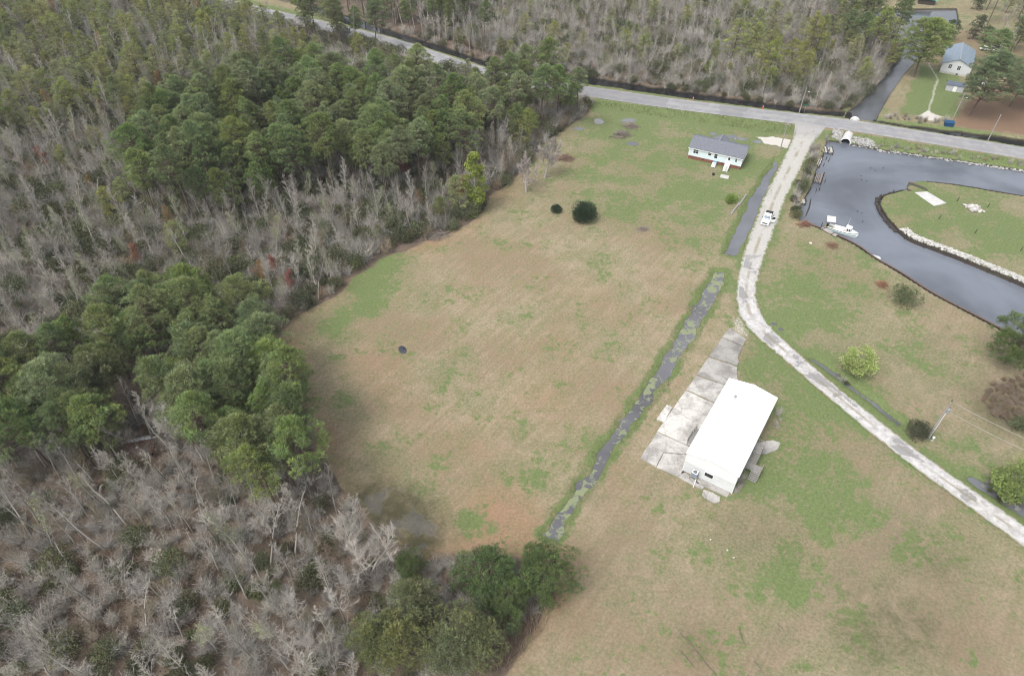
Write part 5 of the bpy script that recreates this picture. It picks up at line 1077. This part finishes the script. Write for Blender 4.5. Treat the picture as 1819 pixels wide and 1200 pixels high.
MB().hexa([(-1.0, -.8, 1.9), (1.0, -.8, 1.9), (1.0, .9, 2.5), (-1.0, .9, 2.5)], [(-1.0, -.8, 1.96), (1.0, -.8, 1.96), (1.0, .9, 2.56), (-1.0, .9, 2.56)]).build('roof', mat('pinkish_canvas', (.52, .49, .47), .8), cn)
for x in (-.9, .9):
    for y, zt in ((-.7, 1.92), (.8, 2.46)): MB().box(x - .03, x + .03, y - .03, y + .03, -.8, zt).build('post', galv, cn)
MB().box(-1.1, .9, -1.0, .6, .35, .5).build('platform', mat('olive_deck', (.20, .20, .13), .9), cn)
sk = thing('skiff', 'small pale grey flat skiff against the bulkhead past the moored boat', 'boat', (*at(1554, 454), WL + .1), R(-33)); hull(2.9, 1.45, .42, .75, 10, .05, .30, .95)[0].build('hull', mat('pale_grey_hull', (.55, .58, .58), .5), sk)
for x in (-.9, .1): MB().box(x - .14, x + .14, -.64, .64, .36, .41).build('seat', mat('pale_grey_hull', (.5, .52, .52), .5), sk)
def wall_run(name, label, px_pts, h0, h1, m, step=.32, th=.12, cap=True, jag=.08, posts=0, z_at=0.0, world=None, cat='bulkhead'):
    """upright timber sheeting along a shoreline with a cap board"""
    pts = smooth_line(world if world is not None else [at(*p) for p in px_pts], step); o = thing(name, label, cat, (0, 0, 0)); b_ = MB(); c_ = MB()
    for a, d in zip(pts[:-1], pts[1:]):
        top = h1 + (rng.random() - .5) * jag; n = np.array([-(d - a)[1], (d - a)[0]]); n = n / np.linalg.norm(n) * th * (.5 + (rng.random() - .5) * .5)
        b_.hexa([(*(a + n), h0), (*(d + n), h0), (*(d - n), h0), (*(a - n), h0)], [(*(a + n), top), (*(d + n), top), (*(d - n), top), (*(a - n), top)])
    b_.build('sheeting', m, o)
    if cap:
        for a, d in zip(pts[:-4:4], pts[4::4]): c_.bar((*a, h1 + .09), (*d, h1 + .09), .3, .1)
        c_.build('cap_board', mat('brown_cap_board', (.15, .10, .08), .9, .3, 2), o)
    return pts
sw = wall_run('bulkhead', 'dark timber bulkhead along the lawn where the fishing boat is moored', [(1428, 394), (1466, 408), (1520, 433), (1556, 458), (1600, 483), (1660, 521), (1765, 576), (1850, 622), (1960, 690)], -2, -.02, dark_wood)
pen_px = [(1608, 337), (1570, 347), (1563, 359), (1577, 386), (1612, 420), (1655, 438), (1700, 455), (1760, 479), (1819, 504), (1900, 540), (2000, 585)]
pen = wall_run('bulkhead', 'dark timber bulkhead curving round the lawn spit', pen_px, -2, .08, dark_wood, jag=.25, cap=False)
wall_run('bulkhead', 'low dark board edge on the road side of the lawn spit', [(1646, 322), (1700, 328), (1819, 348), (1960, 371)], -2, .06, dark_wood, cap=False)
wall_run('ramp_wall', 'green stained timber wall beside the concrete boat ramp', [(1613, 326), (1630, 332), (1647, 339)], -2, .45, mat('green_stained_timber', (.09, .11, .08), .9, .3, 2), cap=True, th=.25, cat='retaining wall')
def piling(px, py, h, label, group, tilt=.0, dxy=None, r=.11, base=-2.2):
    x, y = at(px, py) if dxy is None else dxy; a = rng.random() * 6.28
    o = MB().tube([(0, 0, base), (tilt * math.cos(a), tilt * math.sin(a), h)], [r, r * .85], 8).build('piling', dark_wood); o.location = (x, y, 0); return tag(o, label, 'piling', group)
s = np.concatenate([[0], np.cumsum(np.linalg.norm(np.diff(pen, axis=0), axis=1))])
for d in np.arange(3, s[-1], 4.6):
    i = np.searchsorted(s, d); q = pen[min(i, len(pen) - 1)]; q0 = pen[max(i - 1, 0)]; n = np.array([-(q - q0)[1], (q - q0)[0]]); n /= max(np.linalg.norm(n), 1e-6)
    if in_view(q[0], q[1], 1, 0): piling(0, 0, .5 + .35 * rng.random(), 'dark piling standing against the bulkhead of the lawn spit', 'pilings along the lawn spit bulkhead', .12, q - n * .32 * (1 if True else 1))
lbp = ['dark stub piling in the open basin water']
for px, py in ((1549, 294), (1557, 299), (1570, 294), (1532, 308), (1533, 315), (1541, 317), (1525, 370), (1533, 374), (1535, 389)): piling(px, py, WL + .28, 'short dark piling stub showing above the open basin water', 'piling stubs in the basin', .1)
for px, py, lb in ((1667, 390, 'leaning post on the lawn spit nearest its bulkhead bend'), (1731, 415, 'dark post in the middle of the lawn spit grass'), (1700, 357, 'thin post beside the boat ramp head'), (1754, 368, 'thin post by the pale rubble on the spit'), (1812, 446, 'post on the lawn spit at the right border')):
    x, y = at(px, py); o = MB().tube([(0, 0, -.3), (.15, .05, 1.15)], [.09, .08], 8).build('post', dark_wood); o.location = (x, y, 0); tag(o, lb, 'post')
# boat ramp
rp = [at(1612, 333), at(1634, 333), at(1681, 361), at(1659, 366)]
b = MB(); b.hexa([(*rp[0], -1.6), (*rp[1], -1.6), (*rp[2], -.3), (*rp[3], -.3)], [(*rp[0], -1.25), (*rp[1], -1.25), (*rp[2], .06), (*rp[3], .06)])
mid = [tuple(np.array(rp[0]) * .72 + np.array(rp[3]) * .28), tuple(np.array(rp[1]) * .72 + np.array(rp[2]) * .28)]
b = MB(); b.hexa([(*mid[0], -.4), (*mid[1], -.4), (*rp[2], -.3), (*rp[3], -.3)], [(*mid[0], .07), (*mid[1], .07), (*rp[2], .09), (*rp[3], .09)]); b.hexa([(*rp[0], -1.7), (*rp[1], -1.7), (*mid[1], -.5), (*mid[0], -.5)], [(*rp[0], -1.2), (*rp[1], -1.2), (*mid[1], .068), (*mid[0], .068)])
tag(b.build('boat_ramp', mat('ramp_concrete', (.50, .49, .48), .9, .12, .8, .005)), 'pale concrete boat ramp sloping into the basin at the spit', 'boat ramp')
# rocks
rock_m = plant_mat('pale_rock', (.46, .45, .42), .1, .01, 0, .9)
def rocks(name, label, pts, size, m=rock_m, dark=1.0, kind='stuff'):
    tb = TB(); ico = [(0, 0, 1), (.89, 0, .45), (.28, .85, .45), (-.72, .53, .45), (-.72, -.53, .45), (.28, -.85, .45), (.72, .53, -.45), (-.28, .85, -.45), (-.89, 0, -.45), (-.28, -.85, -.45), (.72, -.53, -.45), (0, 0, -1)]
    fc = [(0, 1, 2), (0, 2, 3), (0, 3, 4), (0, 4, 5), (0, 5, 1), (1, 6, 2), (2, 7, 3), (3, 8, 4), (4, 9, 5), (5, 10, 1), (6, 7, 2), (7, 8, 3), (8, 9, 4), (9, 10, 5), (10, 6, 1), (11, 7, 6), (11, 8, 7), (11, 9, 8), (11, 10, 9), (11, 6, 10)]
    for x, y, zz in pts:
        v = np.array(ico) * (.75 + .5 * rng.random((12, 1))) * size * (.5 + .8 * rng.random()) * np.array([1.2, 1, .7]); a = rng.random() * 6.28; c, s_ = math.cos(a), math.sin(a); v = np.column_stack([v[:, 0] * c - v[:, 1] * s_, v[:, 0] * s_ + v[:, 1] * c, v[:, 2]]) + [x, y, zz]
        tb.add(v, fc, dark * (.6 + .55 * rng.random()))
    return tag(link(name, tb.mesh(name, m)), label, 'rocks', None, kind)
pts = []
i0 = int(np.argmin(np.linalg.norm(pen - np.array(at(1604, 408)), axis=1)))
for q, q1 in zip(pen[i0:-1], pen[i0 + 1:]):
    n = np.array([-(q1 - q)[1], (q1 - q)[0]]); n /= np.linalg.norm(n)
    for k in range(9):
        u = .25 + rng.random() * 2.0; p = q + n * u
        pts.append((p[0], p[1], .05 + .22 * (1 - abs(u - 1.1) / 1.2) + .08 * rng.random()))
rocks('riprap', 'band of pale rubble stones behind the spit bulkhead', pts, .27)
pts = []
for q, q1 in zip(pen[:i0], pen[1:i0 + 1]):
    n = np.array([-(q1 - q)[1], (q1 - q)[0]]); n /= np.linalg.norm(n)
    for k in range(3): p = q - n * (.2 + rng.random() * .5); pts.append((*p, WL + .1 + .3 * rng.random()))
rocks('riprap', 'dark wet stones at the foot of the curving spit bulkhead', pts, .3, plant_mat('dark_rock', (.06, .055, .05), .1, .01, 0, .9))
pts = []
for pg, n in (([(1478, 234), (1497, 238), (1495, 250), (1477, 244)], 240), ([(1513, 244), (1548, 250), (1560, 262), (1530, 257), (1512, 254)], 330)):
    q = poly(pg); lo = q.min(0); hi = q.max(0); p = lo + rng.random((n * 3, 2)) * (hi - lo); p = p[inside(p, q)][:n]; pts += [(x, y, float(a) + .05) for (x, y), a in zip(p, ground_z(p[:, 0], p[:, 1]))]
q = poly([(1560, 263), (1650, 275), (1740, 288), (1819, 300)]); 
for a, c in zip(q[:-1], q[1:]):
    for k in range(70): p = a + (c - a) * rng.random() + rng.normal(size=2) * .35; pts.append((p[0], p[1], WL + .1 + .25 * rng.random()))
rocks('riprap', 'grey broken stone heaped on the bank round the culvert mouth', [p for p in pts if p[2] > -1.3], .27, plant_mat('grey_rock', (.36, .355, .34), .1, .01, 0, .9))
cx, cy = at(1728, 370); rocks('rubble_pile', 'small heap of white rubble on the spit lawn', [(cx + rng.normal() * 1.0, cy + rng.normal() * .9, .05 + .25 * rng.random()) for _ in range(60)], .35, plant_mat('white_rubble', (.56, .53, .50), .05, .01, 0, .9))['category'] = 'rubble heap'
for px, py, r, lb in ((1262, 958, .28, 'white stone in the lawn, farthest from the bottom edge of three'), (1292, 977, .30, 'white stone in the middle of three on the lawn'), (1303, 990, .24, 'small white stone nearest the bottom edge of three'), (1440, 432, .4, 'pale flat stone in the grass between the red brush piles')):
    o = rocks('stone', lb, [(*at(px, py), .08)], r * .8, plant_mat('white_stone', (.62, .60, .54), .05, .01, 0, .8), kind='thing'); o['category'] = 'stone'
# culvert under the road
a = np.array(at(1504, 247)); c = np.array(at(1518, 214)); d = (c - a) / np.linalg.norm(c - a); a = a - d * 1.3; c = c + d * .8
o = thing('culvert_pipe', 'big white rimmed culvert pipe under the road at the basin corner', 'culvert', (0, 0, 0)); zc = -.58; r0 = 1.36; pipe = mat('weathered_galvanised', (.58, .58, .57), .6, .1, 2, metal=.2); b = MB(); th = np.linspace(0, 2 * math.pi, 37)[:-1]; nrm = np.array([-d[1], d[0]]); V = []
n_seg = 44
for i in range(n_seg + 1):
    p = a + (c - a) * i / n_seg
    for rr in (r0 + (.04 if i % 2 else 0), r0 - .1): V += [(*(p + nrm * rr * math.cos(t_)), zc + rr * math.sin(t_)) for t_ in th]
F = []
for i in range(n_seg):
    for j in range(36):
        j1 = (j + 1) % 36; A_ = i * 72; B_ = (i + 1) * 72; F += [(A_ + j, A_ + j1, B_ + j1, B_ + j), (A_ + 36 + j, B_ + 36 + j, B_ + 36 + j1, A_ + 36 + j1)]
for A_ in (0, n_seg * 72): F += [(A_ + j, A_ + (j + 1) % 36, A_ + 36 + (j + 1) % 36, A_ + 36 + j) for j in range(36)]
fin = [f_ for f_ in F if all((i_ % 72) >= 36 for i_ in f_)]; MB().add(V, [f_ for f_ in F if f_ not in set(fin)]).build('pipe', pipe, o); MB().add(V, fin).build('shaded_inside', mat('pipe_shade_black', (.012, .012, .012), .9), o)  # inner face coloured black to paint the shade inside the pipe
b = MB()
for p, sg in ((a, 1), (c, -1)): b.tube([(*(p - d * .03 * sg + nrm * 1.32 * math.cos(t_)), zc + 1.32 * math.sin(t_)) for t_ in np.linspace(0, 6.283, 37)], .12, 6)
b.build('rim', white_trim, o)
# derelict docks on the lane side of the basin
def dock(label, corners, zz, m, missing=.2, posts=True):
    q = [np.array(at(*p)) for p in corners]; o = thing('dock', label, 'dock', (0, 0, 0)); b_ = MB(); n = max(5, int(np.linalg.norm(q[1] - q[0]) / .22))
    for k in range(n):
        if rng.random() < missing: continue
        u0 = k / n; u1 = (k + .86) / n; e = (rng.random() - .5) * .1; A_ = q[0] + (q[1] - q[0]) * u0; B_ = q[0] + (q[1] - q[0]) * u1; D_ = q[3] + (q[2] - q[3]) * u0; C_ = q[3] + (q[2] - q[3]) * u1; zt = zz + (rng.random() - .5) * .05
        b_.hexa([(*A_, zt - .05), (*B_, zt - .05), (*(C_ + (C_ - B_) * e), zt - .05), (*(D_ + (D_ - A_) * e), zt - .05)], [(*A_, zt), (*B_, zt), (*(C_ + (C_ - B_) * e), zt), (*(D_ + (D_ - A_) * e), zt)])
    b_.build('decking', m, o); s_ = MB()
    for u in (.08, .5, .92): s_.bar((*(q[0] + (q[3] - q[0]) * u), zz - .13), (*(q[1] + (q[2] - q[1]) * u), zz - .13), .12, .14)
    s_.build('joist', dark_wood, o)
    if posts:
        for k, p in enumerate((q[0], q[1], q[2], q[3], (q[1] + q[2]) / 2)): MB().tube([(*p, -2.3), (p[0] + rng.normal() * .06, p[1] + rng.normal() * .06, zz + .15 + .7 * rng.random())], .12, 8).build('post', dark_wood, o)
dock('old grey dock with a gap in its deck nearest the culvert', [(1457, 258), (1478, 262), (1480, 271), (1459, 270)], -.05, pale_wood, .25)
dock('tilted pale dock second from the culvert', [(1449, 281), (1462, 279), (1456, 294), (1443, 290)], -.1, pale_wood, .1)
dock('broken brown dock with open posts in the middle of the bank', [(1449, 309), (1464, 308), (1459, 324), (1445, 322)], -.05, mat('brown_deck', (.24, .19, .16), .9, .3, 3), .3)
dock('small pale dock at the near end of the overgrown bank', [(1413, 352), (1430, 353), (1431, 360), (1415, 362)], -.1, pale_wood, .15)
dock('grey plank landing beside the moored fishing boat', [(1458, 407), (1483, 421), (1488, 418), (1464, 404)], .18, mat('pinkish_planks', (.38, .34, .32), .9, .2, 3), .05, False)
for px, py, h in ((1455, 277, .3), (1461, 281, .4), (1468, 279, .2), (1473, 282, .3), (1472, 268, .5), (1466, 319, .2), (1456, 333, .1), (1451, 337, .3), (1440, 333, .2), (1436, 340, .4), (1432, 346, .1), (1464, 290, .1), (1459, 400, .9)): piling(px, py, h, 'dark broken piling beside the old docks', 'broken pilings at the old docks', .15)
p0 = at(1442, 349); p1 = at(1433, 379); tag(MB().tube([(*p0, WL + .03), ((p0[0] + p1[0]) / 2 + .2, (p0[1] + p1[1]) / 2, WL + .08), (*p1, WL)], [.14, .18, .12], 8).build('floating_log', dark_wood), 'long dark log floating off the overgrown bank', 'log')
# timbers, slab, tarp, brush
def log_bar(label, p0, p1, w_, h_, m, name='timber', cat='timber'): a_ = at(*p0); b_ = at(*p1); tag(MB().bar((*a_, h_ / 2), (*b_, h_ / 2 + .02), w_, h_).build(name, m), label, cat)
log_bar('weathered timber lying in the grass by the ditch, upper of two', (1325, 347), (1312, 366), .35, .3, grey_wood); log_bar('weathered timber lying in the grass by the ditch, lower of two', (1313, 361), (1298, 382), .35, .3, grey_wood)
for p0, p1, lb in (((1208, 1122), (1240, 1158), 'long dark fallen branch near the bottom edge, upper piece'), ((1238, 1157), (1274, 1200), 'long dark fallen branch at the bottom edge, lower piece'), ((1312, 1114), (1325, 1149), 'thick dark fallen stick on the lawn'), ((1381, 1106), (1394, 1122), 'short dark fallen stick farthest right on the lawn'), ((1340, 1174), (1355, 1194), 'short fallen stick at the bottom edge of the lawn'), ((1209, 1154), (1234, 1186), 'thin dark fallen stick left of the long branch'), ((1682, 578), (1690, 588), 'dark log on the grass near the basin')):
    a_ = np.array(at(*p0)); b_ = np.array(at(*p1)); k = 7; pp = [(*(a_ + (b_ - a_) * i / (k - 1) + rng.normal(size=2) * .07), .05 + .03 * rng.random()) for i in range(k)]; tag(MB().tube(pp, np.linspace(.07, .03, k), 6).build('fallen_branch', mat('dead_branch', (.12, .10, .085), .9)), lb, 'branch')
o = thing('garden_slab', 'pale square slab on the lawn in front of the blue sided house', 'slab', (*at(1287, 314), .0), -.4); MB().box(-1.1, 1.1, -.9, .9, -.05, .10).build('slab', concrete, o, .02)
o = thing('flower_pot', 'small black pot on the lawn in front of the blue sided house', 'pot', (*at(1267, 311), 0)); MB().tube([(0, 0, 0), (0, 0, .5), (0, 0, .52)], [.3, .38, .4], 14).build('pot', black, o)
def lump(name, label, cat, px, py, rx, ry, h, m, seed):
    n = 40; u, v = np.meshgrid(np.linspace(-1, 1, n), np.linspace(-1, 1, n)); rr = np.sqrt(u ** 2 + v ** 2); pq = np.stack([u.ravel() * 2.2 + seed, v.ravel() * 2.2], 1); nz = vnoise(pq + 9, 1.3, seed) * .6 + vnoise(pq + 9, 3.1, seed + 1) * .4; hh = (h * np.clip(1.05 - rr ** 2, -.3, 1) ).ravel() * (.35 + nz) - .05; ang = rng.random() * 3
    i = (np.arange(n - 1)[:, None] * n + np.arange(n - 1)[None]).ravel(); keep = rr.ravel()[i] < 1.0; i = i[keep]
    me = np_mesh(name, np.column_stack([u.ravel() * rx, v.ravel() * ry, hh]), np.stack([i, i + 1, i + n + 1, i + n], 1), None, m, False); o = link(name, me, None, (*at(px, py), 0), ang); return tag(o, label, cat)
lump('tarp_heap', 'crumpled black tarp lying in the middle of the field', 'tarp', 715, 621, 1.25, .75, .5, mat('black_tarp', (.045, .05, .065), .5, .5, 3, col2=(.16, .17, .19), lo=.6, hi=.75), 3)
def brush_pile(label, px, py, r, h, m, n=260):
    x, y = at(px, py); tb = TB()
    for k in range(n):
        a_ = rng.random() * 6.28; rr = r * math.sqrt(rng.random()) * (1 + .35 * math.sin(2 * a_ + x) + .2 * math.sin(5 * a_ + y)) * (.7 + .6 * rng.random()); zz = h * max(.05, 1 - (rr / r) ** 2) * 1.4 * rng.random(); d_ = rng.normal(size=3) * [1, 1, .28]; d_ /= np.linalg.norm(d_); L_ = r * (.4 + .7 * rng.random()); p_ = np.array([rr * math.cos(a_), rr * math.sin(a_) * .75, zz + .05]) - d_ * L_ / 2; q_ = p_ + d_ * L_; p_[2] = max(p_[2], .02); q_[2] = max(q_[2], .02)
        tb.add(*tube_np(np.array([p_, (p_ + q_) / 2 + rng.normal(size=3) * .06, q_]), np.array([.035, .028, .012]), 3), .7 + .6 * rng.random())
    return tag(link('brush_pile', tb.mesh('brush_pile', m), None, (x, y, 0)), label, 'brush pile')
rust = plant_mat('rusty_dead_brush', (.29, .17, .125), .1, .01, .1, .9); greyb = plant_mat('grey_dead_brush', (.25, .215, .185), .1, .01, 0, .9)
brush_pile('grey brush pile between the puddles, nearer the field', 1103, 241, 2.6, 1.3, greyb); brush_pile('grey brush pile between the puddles, farther from the field', 1119, 225, 2.2, 1.0, greyb); brush_pile('brown brush pile beside the two yard trees', 1003, 283, 2.2, 1.1, plant_mat('brown_dead_brush', (.24, .165, .125), .1, .01, 0, .9))
brush_pile('rust red brush pile at the overgrown bank corner', 1429, 400, 1.4, 1.1, rust, 200); brush_pile('flatter rust red brush pile below the moored boat', 1478, 437, 1.4, .6, rust, 120); brush_pile('rust brown brush on the left of the ragged green bush', 1566, 506, 1.2, .7, rust, 220)
brush_pile('thin grey twigs lying in the field top right', 1143, 407, 1.5, .25, greyb, 90); brush_pile('bare twig pile at the field edge by the old hulls', 775, 420, 2.6, .5, greyb, 160)
# bramble thicket, shore scrub
def cluster(name, label, cat, pgs, s, kinds, smin, smax, kind=None):
    it = []
    for pg in pgs:
        for x, y in scatter(pg, s): it.append((kinds[int(rng.integers(len(kinds)))], x, y, smin + (smax - smin) * rng.random()))
    return mass(name, label, cat, it, list(dict.fromkeys(kinds)))
mass_kinds = ['twig']
cluster('bramble_thicket', 'brown bramble thicket on the lawn at the right border', 'brambles', [[(1742, 700), (1765, 680), (1819, 665), (1860, 680), (1870, 760), (1819, 758), (1775, 745), (1748, 725)]], 0.85, ['bramble'], .35, .6)
cluster('shore_scrub', 'brown and green scrub along the overgrown bank beside the lane', 'scrub', [[(1440, 262), (1457, 268), (1446, 292), (1440, 312), (1430, 335), (1417, 352), (1418, 372), (1420, 392), (1406, 384), (1405, 360), (1418, 330), (1432, 300)]], 1.05, ['twig', 'twig', 'bush'], .4, .75)
cluster('shore_scrub', 'low brown scrub on the road bank above the basin', 'scrub', [[(1455, 246), (1478, 240), (1472, 250), (1460, 254)], [(1550, 256), (1650, 268), (1740, 281), (1819, 293), (1880, 303), (1880, 307), (1819, 298), (1650, 273), (1555, 261)]], 1.5, ['twig'], .25, .5)
cluster('shore_scrub', 'brown twiggy scrub on the bank below the green lawn of the grey house', 'scrub', [[(1565, 206), (1600, 205), (1640, 212), (1690, 214), (1690, 222), (1630, 220), (1570, 212)]], 1.8, ['twig'], .3, .7)
cluster('ditch_brush', 'dark brush filling the small ditch by the round yellow green tree', 'brush', [[(1476, 654), (1490, 660), (1516, 682), (1508, 688), (1485, 670)], [(1725, 842), (1760, 855), (1830, 900), (1820, 910), (1755, 872)]], .9, ['twig', 'twig', 'bush'], .25, .4)
cluster('wall_weeds', 'brown weeds along the lawn side of the white building', 'weeds', [[(1300, 872), (1316, 846), (1325, 838), (1318, 868), (1306, 884)], [(1372, 760), (1384, 730), (1390, 735), (1382, 760)]], .8, ['twig'], .25, .45)
# old hulls and a fallen shed at the wood edge
for px, py, rz, tilt, lb in ((552, 474, 2.3, 1.15, 'old white hull standing on its side in the thicket'), (703, 410, .9, .35, 'weathered white hull among twigs nearest the field edge'), (756, 404, .1, .3, 'weathered white hull under the small bright pine')):
    o = thing('old_hull', lb, 'boat', (*at(px, py), .45), rz); o.rotation_euler.x = tilt; hull(4.6, 1.7, .6, .5, 14, .06)[0].build('hull', mat('weathered_gelcoat', (.52, .53, .50), .6, .15, 2), o); MB().box(-1.2, -.9, -.7, .7, .3, .36).build('seat', mat('weathered_gelcoat', (.52, .53, .50), .6, .15, 2), o)
o = thing('fallen_shed', 'collapsed shed with a rusty roof sheet and white boards inside the pine gap', 'shed', (*at(248, 806), 0), .15)
MB().hexa([(-2.6, -1.6, .5), (2.6, -1.6, .9), (2.6, 1.6, 1.5), (-2.6, 1.6, 1.1)], [(-2.6, -1.6, .56), (2.6, -1.6, .96), (2.6, 1.6, 1.56), (-2.6, 1.6, 1.16)]).build('roof', mat('rusty_sheet', (.17, .09, .06), .8, .4, 2), o)
b = MB(); b.bar((-2.8, 1.7, 1.3), (2.9, 1.75, 1.85), .3, .22); b.bar((-2.4, 2.2, 1.1), (1.6, 2.4, 1.5), .25, .2); b.build('board', white_trim, o); MB().box(-2.3, 2.3, -1.3, 1.4, -.2, .6).build('wall', dark_wood, o)
tag(MB().tube([(*at(470, 1032), .25), (*at(492, 990), .5)], [.16, .12], 8).build('fallen_log', pale_wood), 'pale fallen trunk in the bare wood below the pale spreading tree', 'log')
